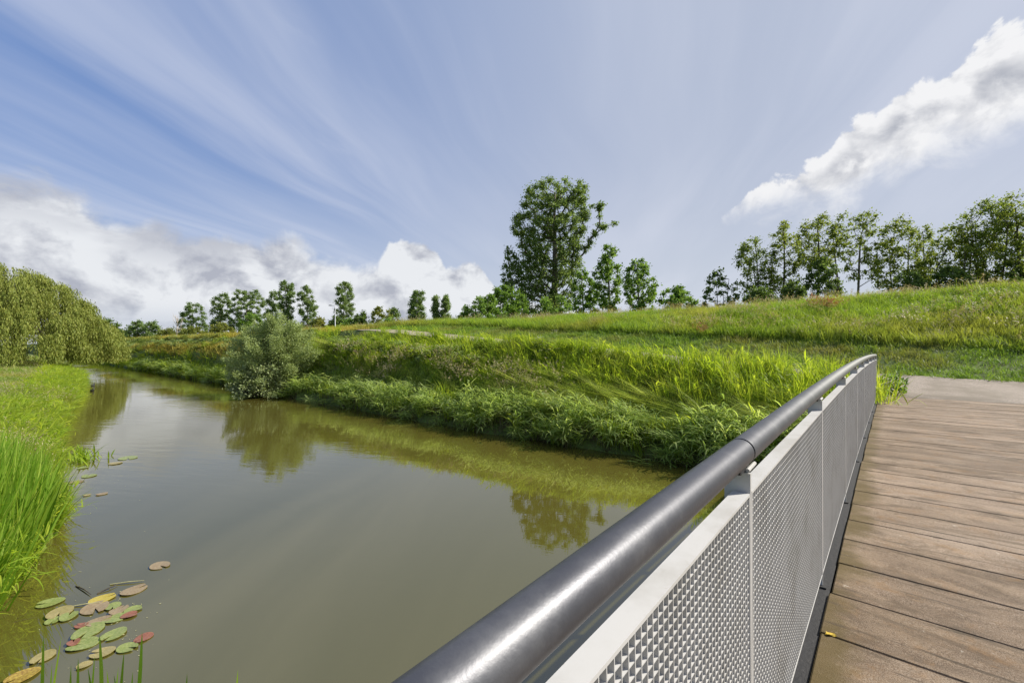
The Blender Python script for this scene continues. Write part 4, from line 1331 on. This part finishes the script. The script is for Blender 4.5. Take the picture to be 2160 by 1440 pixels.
    # bushes in front of the far poplars
    fb = [('round pale tree right of the weeping willow, leftmost of two', 290, 190, 272, 312, 674, 'leaf_row_poplar'), ('round pale tree right of the weeping willow, rightmost of two', 320, 190, 302, 338, 676, 'leaf_row_poplar'),
          ('dark low tree just beside the weeping willow edge', 232, 190, 216, 250, 672, 'leaf_dark'), ('dark distant shrub between weeping willow and round pale trees', 258, 200, 238, 276, 692, 'leaf_dark'),
          ('olive shrub left of the bare dead tree', 352, 180, 332, 376, 692, 'leaf_olive_bush'),
          ('olive shrub at the foot of the broad sloping poplar', 415, 170, 380, 444, 688, 'leaf_olive_bush'), ('brownish shrub at the foot of the oval poplar', 464, 168, 440, 494, 678, 'leaf_olive_bush'),
          ('bright green shrub in front of the widest poplar', 524, 165, 500, 556, 658, 'leaf_bush'), ('dark shrub behind the left edge of the grey willow', 566, 165, 540, 600, 674, 'leaf_dark'),
          ('olive shrub left of the street lamp', 672, 150, 652, 694, 668, 'leaf_olive_bush'), ('dark shrub behind the street lamp', 702, 150, 690, 724, 664, 'leaf_dark'),
          ('green shrub at the foot of the single tall poplar', 738, 150, 716, 764, 668, 'leaf_bush'), ('dark rounded bush right of the single tall poplar', 762, 145, 740, 788, 656, 'leaf_dark'),
          ('pale feathery shrub left of the dark round tree', 805, 150, 780, 830, 646, 'leaf_olive_bush'), ('dark round small tree above the start of the path', 828, 160, 812, 846, 645, 'leaf_dark'),
          ('low green shrub beside the start of the path', 822, 120, 800, 844, 668, 'leaf_bush'), ('low distant hedge shrub between the lone poplar and the twin poplars', 905, 180, 890, 930, 676, 'leaf_dark')]
    for i, (lab, px, Z, l, r, y0, mt) in enumerate(fb):
        w = (r - l) / 2; c = (l + r) / 2
        make_tree('shrub' if 'shrub' in lab else 'small_tree', lab, c, Z, [(y0, c - w * .45, c + w * .45), (y0 + 9, c - w * .9, c + w * .9), (716, c - w, c + w)], mt, 'shrub' if 'shrub' in lab else 'tree',
                  clumps=45, leaves=3200, leaf=0.75, clump_r=1.3, trunk_r=0.2, stems=3, seed=90 + i, bark='dark_bark')


build_trees()


def build_dead_tree():
    b = at(372, HY, 165)
    bz = float(height(b.x, b.y))
    root = empty('dead_tree', (b.x, b.y, bz))
    tag(root, 'bare pale dead tree left of the broad sloping poplar', 'dead tree')
    rs = np.random.default_rng(5)
    mb = MB()
    k = 165 / F_PX
    Ht = EYE + (HY - 664) * k - bz
    right = np.array((CT, ST, 0.0))
    trunk = np.array([(0, 0, -0.2), (0, 0.1, Ht * .3), (0.2, 0, Ht * .55), (0.4, 0.2, Ht)])
    mb.tube(trunk, [0.3, 0.24, 0.16, 0.03], 7)
    for i in range(16):
        f = rs.uniform(0.2, 0.85)
        p = np.array([np.interp(f, [0, .3, .55, 1], trunk[:, j]) for j in range(3)])
        a = rs.uniform(0, 6.28); L = Ht * rs.uniform(0.2, 0.45)
        q = p + np.array((math.cos(a) * L * .5, math.sin(a) * L * .5, L * .8))
        m_ = (p + q) / 2 + np.array((math.cos(a), math.sin(a), -.2)) * L * .12
        mb.tube([p, m_, q], [0.11, 0.07, 0.02], 5)
    mb.V = [v[:, [0]] * right + v[:, [1]] * np.array((-ST, CT, 0.0)) + v[:, [2]] * np.array((0, 0, 1.0)) for v in mb.V]
    mb.build('trunk', MATS['pale_dead_wood'], root, True)


build_dead_tree()


def build_weeping_willow():
    Z = 42.0
    k = Z / F_PX
    px = -28
    b = at(px, HY, Z)
    bz = float(height(b.x, b.y))
    root = empty('weeping_willow', (b.x, b.y, bz))
    tag(root, 'huge weeping willow with golden green hanging curtains at the left edge', 'tree')
    rs = np.random.default_rng(77)
    right = np.array((CT, ST, 0.0)); fwd = np.array((-ST, CT, 0.0)); up = np.array((0, 0, 1.0))
    H = EYE + (HY - 548) * k - bz
    # silhouette of the curtain dome: lateral radius (m) -> top height
    rad_px = np.array([0, 60, 120, 165, 185, 205, 230, 255, 278]) * 0.83
    top_py = np.array([546, 556, 584, 600, 632, 658, 672, 694, 728])
    RR = rad_px * k; TZ = EYE + (HY - top_py) * k - bz
    tips = []
    for i in range(350):
        a = rs.uniform(0, 6.283)
        q = rs.uniform(0.0, 1.0) ** 0.46
        r = RR[-1] * 0.97 * q
        ztop = np.interp(r, RR, TZ) - rs.uniform(0.0, 0.25)
        if rs.random() < 0.40: ztop -= rs.uniform(0.5, 4.5)
        tips.append((r * math.cos(a), r * math.sin(a), max(ztop, 2.0)))
    tips = np.array(tips)
    mb = MB()
    t = np.linspace(0, 1, 6)
    mb.tube(np.stack([0.3 * np.sin(t * 2), 0.2 * t, -0.3 + (H * 0.55) * t], 1), 0.55 * (1 - 0.7 * t) + 0.1, 10)
    for tp in tips[::6]:
        s = np.array((0.2, 0.1, H * rs.uniform(0.25, 0.52)))
        tt = np.linspace(0, 1, 7)[:, None]
        mid = (s + tp) / 2 + np.array((0, 0, 0.10 * np.linalg.norm(tp[:2]) + 0.3))
        Q = (1 - tt) ** 2 * s + 2 * tt * (1 - tt) * mid + tt ** 2 * (tp - np.array((0, 0, 0.25)))
        Q[:, 2] = np.minimum(Q[:, 2], np.interp(np.hypot(Q[:, 0], Q[:, 1]), RR, TZ) - 0.3)
        mb.tube(Q, np.linspace(0.11, 0.015, 7), 5, caps=False)
    W = lambda A: A[:, [0]] * right + A[:, [1]] * fwd + A[:, [2]] * up
    mb.V = [W(v) for v in mb.V]
    mb.build('trunk', MATS['dark_bark'], root, True)
    # hanging strands
    PC = []
    for tp in tips:
        ns = rs.integers(16, 32)
        r0 = math.hypot(tp[0], tp[1])
        out = np.array((tp[0], tp[1], 0)) / (r0 + 1e-6)
        drop_c = rs.uniform(2.2, 5.6)
        for j in range(ns):
            st = tp + np.array((rs.normal(0, .27), rs.normal(0, .27), rs.normal(0, .16)))
            floor = 0.35 + max(0, rs.normal(0.25, 0.35))
            L = min(drop_c * rs.uniform(0.6, 1.1), st[2] - floor)
            if L < 0.8: continue
            n = int(L / 0.10)
            f = np.linspace(0, 1, n)
            sway = rs.normal(0, 0.10, 2)
            arch = 0.4 * (1 - np.exp(-f * 5))
            P = st + np.stack([out[0] * arch + sway[0] * f + 0.03 * np.sin(f * 9 + j), out[1] * arch + sway[1] * f, 0.15 * np.sin(np.minimum(f * 9, 1.57)) - L * f], 1)
            P += rs.normal(0, 0.04, P.shape)
            PC.append(P)
    P = np.concatenate(PC)
    n = len(P)
    d = rs.normal(0, 0.27, (n, 3)); d[:, 2] = -1
    d /= np.linalg.norm(d, axis=1)[:, None]
    sd = np.cross(d, rs.normal(0, 1, (n, 3))); sd /= np.linalg.norm(sd, axis=1)[:, None]
    ll = rs.uniform(0.18, 0.32, n)[:, None]; ww = rs.uniform(0.022, 0.042, n)[:, None]
    V = np.stack([P, P + d * ll * .45 - sd * ww, P + d * ll, P + d * ll * .45 + sd * ww], 1).reshape(-1, 3)
    link_mesh('crown', np_mesh('crown', W(V), [np.arange(4 * n).reshape(n, 4)]), MATS['leaf_weeping_willow'], root)


build_weeping_willow()


def build_waterside_shrubs():
    """grey willow: many thin upright stems carrying narrow leaves"""
    def shrub(name, label, px, Z, prof, mat, nst, per, leaf, aspect, seed, base_py, ups=0.0):
        rs = np.random.default_rng(seed)
        k = Z / F_PX
        b = at(px, HY, Z); bz = 0.08
        root = empty(name, (b.x, b.y, bz))
        tag(root, label, 'shrub')
        right = np.array((CT, ST, 0.0)); fwd = np.array((-ST, CT, 0.0)); up = np.array((0, 0, 1.0))
        W = lambda A: A[:, [0]] * right + A[:, [1]] * fwd + A[:, [2]] * up
        ys = np.array([p[0] for p in prof], float); L = np.array([p[1] for p in prof], float); R = np.array([p[2] for p in prof], float)
        mb = MB(); pts = []; dirs = []
        for i in range(nst):
            y = ys[0] + (ys[-1] - ys[0]) * rs.random() ** 0.9
            l, r = np.interp(y, ys, L), np.interp(y, ys, R)
            q = rs.uniform(-1, 1) * rs.uniform(0.85, 1.12); dmax = math.sqrt(max(0.03, 1 - min(1, q * q)))
            y -= rs.uniform(-6, 10) * (rs.random() < 0.4)
            tip = np.array((((l + r) / 2 + q * (r - l) / 2 - px) * k, rs.uniform(-1, 1) * dmax * (r - l) / 2 * k * 0.85, EYE + (HY - y) * k - bz))
            st = np.array((rs.normal(0, .22), rs.normal(0, .22), 0.0))
            mid = st * 0.4 + tip * 0.6 + np.array((0, 0, 0.12 * np.linalg.norm(tip)))
            mid[:2] *= 0.82
            t = np.linspace(0, 1, 9)[:, None]
            Q = (1 - t) ** 2 * st + 2 * t * (1 - t) * mid + t ** 2 * tip
            mb.tube(Q, np.linspace(0.02, 0.003, 9), 4, caps=False)
            m = int(per * rs.uniform(0.6, 1.3))
            f = rs.uniform(0.42, 1.0, m) ** 0.7
            c = np.stack([np.interp(f, t[:, 0], Q[:, j]) for j in range(3)], 1)
            spread = 0.07 + 0.34 * (1.05 - f)
            c += rs.normal(0, 1, c.shape) * spread[:, None]
            pts.append(c)
            tg = (tip - mid) / np.linalg.norm(tip - mid)
            dirs.append(np.repeat(tg[None], m, 0))
        mb.V = [W(v) for v in mb.V]
        mb.build('stems', MATS['dark_bark'], root, True)
        P = np.concatenate(pts); D = np.concatenate(dirs)
        keep = P[:, 2] > 0.02
        P, D = P[keep], D[keep]
        n = len(P)
        d = D * 0.8 + rs.normal(0, 0.7, (n, 3)); d /= np.linalg.norm(d, axis=1)[:, None]
        nr = rs.normal(0, 1, (n, 3)); nr[:, 2] += 0.6
        sd = np.cross(d, nr); sd /= np.linalg.norm(sd, axis=1)[:, None] + 1e-9
        ll = leaf * rs.uniform(0.6, 1.3, n)[:, None]
        V = np.stack([P, P + d * ll * .5 - sd * ll * aspect * .5, P + d * ll, P + d * ll * .5 + sd * ll * aspect * .5], 1).reshape(-1, 3)
        link_mesh('crown', np_mesh('crown', W(V), [np.arange(4 * n).reshape(n, 4)]), MATS[mat], root)
    shrub('willow_shrub', 'large feathery grey green willow shrub at the far water edge', 582, 26.6,
          [(660, 566, 600), (676, 545, 625), (700, 512, 655), (735, 486, 672), (775, 470, 676), (805, 474, 662), (832, 486, 645)], 'leaf_grey_willow', 170, 480, 0.13, 0.28, 101, 834)
    shrub('pale_shrub', 'low pale leafed bush in front of the grey willow overhanging the water', 536, 25.4,
          [(768, 515, 566), (785, 492, 588), (810, 480, 600), (838, 480, 606)], 'leaf_pale_bush', 70, 110, 0.13, 0.6, 102, 836)


build_waterside_shrubs()


# ------------------------------------------------------------------ street lamp, coots, pads, small things
def build_lamp():
    Z = 95.0
    k = Z / F_PX
    b = at(707, HY, Z)
    bz = float(height(b.x, b.y))
    root = empty('street_lamp', (b.x, b.y, bz))
    tag(root, 'slim grey street lamp with a short arm beyond the berm', 'street lamp')
    H = EYE + (HY - 645) * k - bz
    right = np.array((CT, ST, 0.0))
    mb = MB(); mb.tube([(0, 0, -0.3), (0, 0, 1.2), (0, 0, 1.25), (0, 0, H)], [0.14, 0.14, 0.09, 0.065], 12)
    mb.build('pole', MATS['lamp_grey_metal'], root, True)
    e = -right * 0.9
    mb = MB(); mb.tube([(0, 0, H - 0.02), tuple(e * 0.5 + np.array((0, 0, H + 0.06))), tuple(e * 0.85 + np.array((0, 0, H + 0.08)))], [0.05, 0.045, 0.04], 8)
    mb.build('arm', MATS['lamp_grey_metal'], root, True)
    mb = MB()
    def place(V):
        return V[:, [0]] * right + V[:, [1]] * np.array((-ST, CT, 0)) + V[:, [2]] * np.array((0, 0, 1.0))
    mb.box((-1.35, -0.16, H + 0.03), (-0.7, 0.16, H + 0.15), place)
    mb.box((-1.25, -0.13, H + 0.15), (-0.8, 0.13, H + 0.19), place)
    hd = mb.build('lamp_head', MATS['lamp_dark_housing'], root)
    mb = MB(); mb.box((-1.3, -0.12, H + 0.01), (-0.85, 0.12, H + 0.029), place)
    mb.build('lens', MATS['lamp_lens'], hd)


build_lamp()


def build_coots():
    for (px, py, rz, lab) in ((194, 825, 0.3, 'black coot swimming in front with a pale wake, nearest the camera'), (196, 814, 2.6, 'black coot swimming just behind the other, close to the willow reflection')):
        p = on_water(px, py)
        root = empty('coot', p)
        root.rotation_euler = (0, 0, rz)
        tag(root, lab, 'coot', 'coots on the canal')
        bm = bmesh.new()
        prof = [(-0.19, 0.005, 0.07), (-0.15, 0.04, 0.06), (-0.08, 0.085, 0.045), (0.02, 0.10, 0.035), (0.10, 0.075, 0.045), (0.135, 0.042, 0.09), (0.145, 0.032, 0.14), (0.16, 0.038, 0.175), (0.19, 0.036, 0.185), (0.215, 0.02, 0.18), (0.222, 0.004, 0.178)]
        rings = []
        for x, r, z in prof:
            rings.append([bm.verts.new((x, r * math.cos(a) * 0.95, z + r * math.sin(a) * 0.8)) for a in np.linspace(0, 2 * math.pi, 12, endpoint=False)])
        for a, b in zip(rings[:-1], rings[1:]):
            for j in range(12):
                bm.faces.new((a[j], a[(j + 1) % 12], b[(j + 1) % 12], b[j]))
        bm.faces.new(rings[0]); bm.faces.new(rings[-1])
        me = bpy.data.meshes.new('body'); bm.to_mesh(me); bm.free()
        for q in me.polygons: q.use_smooth = True
        link_mesh('body', me, MATS['coot_black'], root)
        mb = MB(); mb.tube([(0.212, 0, 0.19), (0.235, 0, 0.178), (0.262, 0, 0.168)], [0.014, 0.011, 0.003], 8)
        mb.build('bill', MATS['coot_bill'], root, True)


build_coots()


def build_pads():
    def pad_mesh(seed):
        r = random.Random(seed)
        bm = bmesh.new()
        n = 22
        c = bm.verts.new((0.04, 0, 0.002))
        ring = []
        for i in range(n + 1):
            a = 0.20 + (2 * math.pi - 0.40) * i / n
            rr = 0.5 * (1 + 0.04 * math.sin(3 * a + seed) + r.uniform(-.012, .012))
            if i in (0, n): rr *= 0.93
            ring.append(bm.verts.new((rr * math.cos(a) * 1.12, rr * math.sin(a) * 0.92, 0.004 * math.sin(2 * a + seed) + 0.006)))
        for a, b in zip(ring[:-1], ring[1:]):
            bm.faces.new((c, a, b))
        ext = bmesh.ops.extrude_face_region(bm, geom=list(bm.faces))
        bmesh.ops.translate(bm, vec=(0, 0, 0.006), verts=[v for v in ext['geom'] if isinstance(v, bmesh.types.BMVert)])
        bmesh.ops.recalc_face_normals(bm, faces=bm.faces)
        me = bpy.data.meshes.new('lily_pad'); bm.to_mesh(me); bm.free()
        return me
    S = 520 / 1248.0
    L = [(810, 847, 88, 'tan', 'pale tan lily pad floating alone on open water, farthest out of the near pads'),
         (678, 972, 100, 'tan', 'large tan lily pad at the tip of the floating stem'),
         (517, 1017, 98, 'yellow', 'bright yellow lily pad, the only yellow one'),
         (253, 1037, 98, 'green', 'green lily pad close against the reed edge'),
         (303, 1086, 110, 'olive', 'broad olive lily pad beside the green pads near the reeds'),
         (347, 1106, 78, 'green', 'green lily pad touching the broad olive pad'),
         (268, 1127, 64, 'green', 'small green lily pad left of the broad olive pad'),
         (482, 1062, 120, 'tan', 'wide pinkish tan lily pad just below the yellow pad'),
         (572, 1055, 68, 'green', 'small green lily pad right of the wide pinkish pad'),
         (600, 1075, 76, 'tan', 'small tan lily pad below the two little green pads'),
         (676, 1070, 66, 'green', 'small green lily pad rightmost in the upper cluster'),
         (655, 1100, 62, 'red', 'red lily pad tucked under the small rightmost green pad'),
         (583, 1115, 90, 'green', 'oval green lily pad in the middle of the cluster beside the red pad'),
         (498, 1131, 92, 'tan', 'brownish lily pad between the oval green and the largest green pads'),
         (412, 1152, 52, 'red', 'small dark red lily pad left of the brownish pad'),
         (445, 1181, 130, 'green', 'largest green lily pad in the middle of the cluster'),
         (577, 1197, 102, 'green', 'green lily pad right of the largest green pad'),
         (372, 1240, 56, 'red', 'red lily pad peeking out left of a big green pad'),
         (420, 1246, 118, 'green', 'big green lily pad overlapping a red pad'),
         (725, 1214, 76, 'red', 'reddish lily pad on the right rim of the cluster'),
         (645, 1264, 86, 'green', 'green lily pad below the reddish rim pad'),
         (518, 1289, 95, 'olive', 'olive pink lily pad behind the foreground reed tips'),
         (218, 1312, 98, 'olive', 'olive lily pad lying over the reed reflections'),
         (112, 1411, 120, 'brown', 'yellow brown decaying lily pad at the bottom left corner'),
         (424, 1353, 58, 'olive', 'small pale lily pad low behind the reed tips'),
         (450, 393, 64, 'green', 'green lily pad beyond the reeds, in the middle distance'),
         (388, 424, 54, 'tan', 'tan lily pad close to the far end of the near reeds'),
         (515, 485, 44, 'tan', 'small tan lily pad alone off the far reed end'),
         (440, 491, 30, 'olive', 'tiny olive lily pad between the reeds and the small tan pad'),
         (585, 330, 52, 'olive', 'olive lily pad off the tip of the leafy water plant'),
         (648, 302, 84, 'green', 'long green lily pad farthest out beyond the leafy water plant'),
         (420, 352, 46, 'green', 'green lily pad just in front of the leafy water plant')]
    for i, (X, Y, w, c, lab) in enumerate(L):
        px, py = X * S, 840 + Y * S
        p = on_water(px, py)
        Z = F_PX * EYE / (py - HY)
        size = w * S / F_PX * Z
        o = link_mesh('lily_pad', pad_mesh(i), MATS['pad_' + c])
        o.location = (p.x, p.y, 0.001 + 0.0011 * (i % 6))
        o.rotation_euler = (0, 0, random.uniform(0, 6.28))
        o.scale = (size, size, 1)
        tag(o, lab, 'lily pad', 'lily pads floating by the left bank')
    # drifting stems
    for i, (a, b, lab) in enumerate([((232, 1233), (304, 1226), 'long green reed stem floating past the yellow pad'), ((160, 1236), (192, 1256), 'thin brown twig drifting beside the reed edge'), ((205, 1252), (248, 1234), 'short brown stem floating above the yellow pad'), ((148, 1280), (210, 1272), 'yellowish blade floating left of the wide pinkish pad')]):
        p, q = on_water(*a), on_water(*b)
        mb = MB(); c = (p + q) / 2
        mb.tube([tuple(p - c), (0.01, 0.01, 0.012), tuple(q - c + Vector((0, 0, 0.01)))], [0.006, 0.007, 0.003], 6)
        o = mb.build('floating_stem', MATS['dry_stem'] if i in (0, 3) else MATS['dark_bark'])
        o.location = (c.x, c.y, 0.006)
        tag(o, lab, 'stem')


build_pads()


def build_floating_bits():
    rs = np.random.default_rng(31)
    C = []
    for i in range(150):
        if rs.random() < 0.45:
            px, py = rs.normal(205, 70), rs.normal(1290, 60)
        elif rs.random() < 0.6:
            px, py = rs.normal(215, 45), rs.normal(1000, 45)
        else:
            px, py = rs.normal(240, 60), rs.normal(1330, 50)
        p = on_water(px, py)
        if p.y < s_left(-p.x) - 0.3: continue
        C.append((p.x, p.y, 0.004))
    C = np.array(C); n = len(C)
    a = rs.uniform(0, 6.28, n); L = rs.uniform(0.003, 0.014, n)[:, None]; w = L * rs.uniform(0.2, 0.8, n)[:, None]
    d = np.stack([np.cos(a), np.sin(a), 0 * a], 1); e = np.stack([-np.sin(a), np.cos(a), 0 * a], 1)
    V = np.stack([C - d * L, C - e * w, C + d * L, C + e * w], 1).reshape(-1, 3)
    o = link_mesh('floating_bits', np_mesh('floating_bits', V, [np.arange(4 * n).reshape(n, 4)]), MATS['dry_stem'])
    tag(o, 'tiny drifting leaf bits and scum on the canal water', kind='stuff')


build_floating_bits()


def build_small_plants():
    # foreground reed tips in the shallow water below the bridge
    pts = []
    for px, y, Z in ((92, 1335, 3.0), (130, 1340, 3.1), (150, 1400, 2.9), (165, 1385, 3.0), (200, 1380, 3.1), (210, 1335, 3.2), (225, 1410, 3.0), (250, 1405, 3.0), (262, 1370, 3.2), (300, 1330, 3.3), (185, 1405, 2.9), (240, 1420, 3.0), (110, 1395, 2.9), (280, 1415, 3.0), (395, 1418, 2.8), (502, 1410, 2.8)):
        pts.append((px, y, Z))
    r = random.Random(3)
    V, Q, T = [], [], []
    for px, y, Z in pts:
        tip = at(px, y, Z)
        base = np.array((tip.x + r.uniform(-.06, .06), tip.y + r.uniform(-.10, .02), -0.1))
        P = [base]
        lean = np.array(tip) - base
        side = np.array((r.uniform(-.1, .12), r.uniform(-.05, .05), 0))
        for f in (0.25, 0.5, 0.75, 0.9, 1.0):
            P.append(base + lean * f + side * math.sin(f * math.pi) * 0.6)
        a = r.uniform(-0.5, 0.5) + TH
        blade_strip(np.array(P), np.array((0.016, 0.024, 0.027, 0.022, 0.013, 0)), np.array((math.cos(a), math.sin(a), 0)), V, Q, T)
    me = np_mesh('reed_tips', np.array(V), [np.array(Q).reshape(-1, 4), np.array(T).reshape(-1, 3)])
    o = link_mesh('reed_tips', me, MATS['blade_reed_bright'])
    tag(o, 'bright reed tips poking up at the bottom left foreground', kind='stuff')
    # leafy water plant off the bank
    p = on_water(172, 968)
    root = empty('water_plant', p)
    tag(root, 'low leafy green water plant floating off the left bank', 'water plant')
    rr = random.Random(9)
    V, Q, T = [], [], []
    for i in range(120):
        base = np.array((rr.gauss(0, .42), rr.gauss(0, .22), -0.02))
        az = rr.uniform(0, 6.28); h = rr.uniform(0.10, 0.34)
        P = curved(base, az, h, rr.uniform(.2, .9), rr.uniform(0, .5), 3)
        blade_strip(P, np.array((0.02, 0.035, 0.03, 0)), np.array((math.cos(az + 1.57), math.sin(az + 1.57), 0.1)), V, Q, T)
    link_mesh('leaves', np_mesh('leaves', np.array(V), [np.array(Q).reshape(-1, 4), np.array(T).reshape(-1, 3)]), MATS['blade_tall'], root)
    # plant by the end post of the railing
    q = Vector((-0.02, 16.35, 0))
    q.z = float(height(q.x, q.y)) + 0.03
    root = empty('roadside_weed', q)
    tag(root, 'small green weed growing at the far end of the railing', 'weed')
    V, Q, T = [], [], []
    for i in range(420):
        a = rr.uniform(0, 6.28); d = 0.36 * math.sqrt(rr.random()); z = 0.62 * rr.random() * (1 - (d / 0.5) ** 2)
        c = np.array((d * math.cos(a), d * math.sin(a), z))
        la = rr.uniform(0, 6.28)
        P = curved(c, la, rr.uniform(0.06, 0.13), rr.uniform(.6, 1.4), rr.uniform(0, .6), 3)
        blade_strip(P, np.array((0.01, 0.045, 0.035, 0)), np.array((math.cos(la + 1.57), math.sin(la + 1.57), 0.1)), V, Q, T)
    link_mesh('leaves', np_mesh('leaves', np.array(V), [np.array(Q).reshape(-1, 4), np.array(T).reshape(-1, 3)]), MATS['leaf_bush'], root)
    # yellow leaf on the deck
    Z = 2.10
    p = at(1750, 1337, Z)
    for _ in range(6):
        z = float(deck_z(p.y)) + 0.004
        Z = F_PX * (EYE - z) / (1337 - HY); p = at(1750, 1337, Z)
    bm = bmesh.new()
    ring = [bm.verts.new((0.020 * math.cos(a) * (1 + .35 * math.cos(3 * a)), 0.014 * math.sin(a) * (1 + .3 * math.sin(2 * a)), 0.004 * math.sin(3 * a) + 0.004)) for a in np.linspace(0, 6.283, 16, endpoint=False)]
    bm.faces.new(ring)
    ext = bmesh.ops.extrude_face_region(bm, geom=list(bm.faces))
    bmesh.ops.translate(bm, vec=(0, 0, 0.0015), verts=[v for v in ext['geom'] if isinstance(v, bmesh.types.BMVert)])
    me = bpy.data.meshes.new('fallen_leaf'); bm.to_mesh(me); bm.free()
    o = link_mesh('fallen_leaf', me, MATS['dry_leaf'])
    o.location = (p.x, p.y, float(deck_z(p.y)) + 0.002)
    tag(o, 'small yellow fallen leaf on the brown deck planks', 'leaf')


build_small_plants()
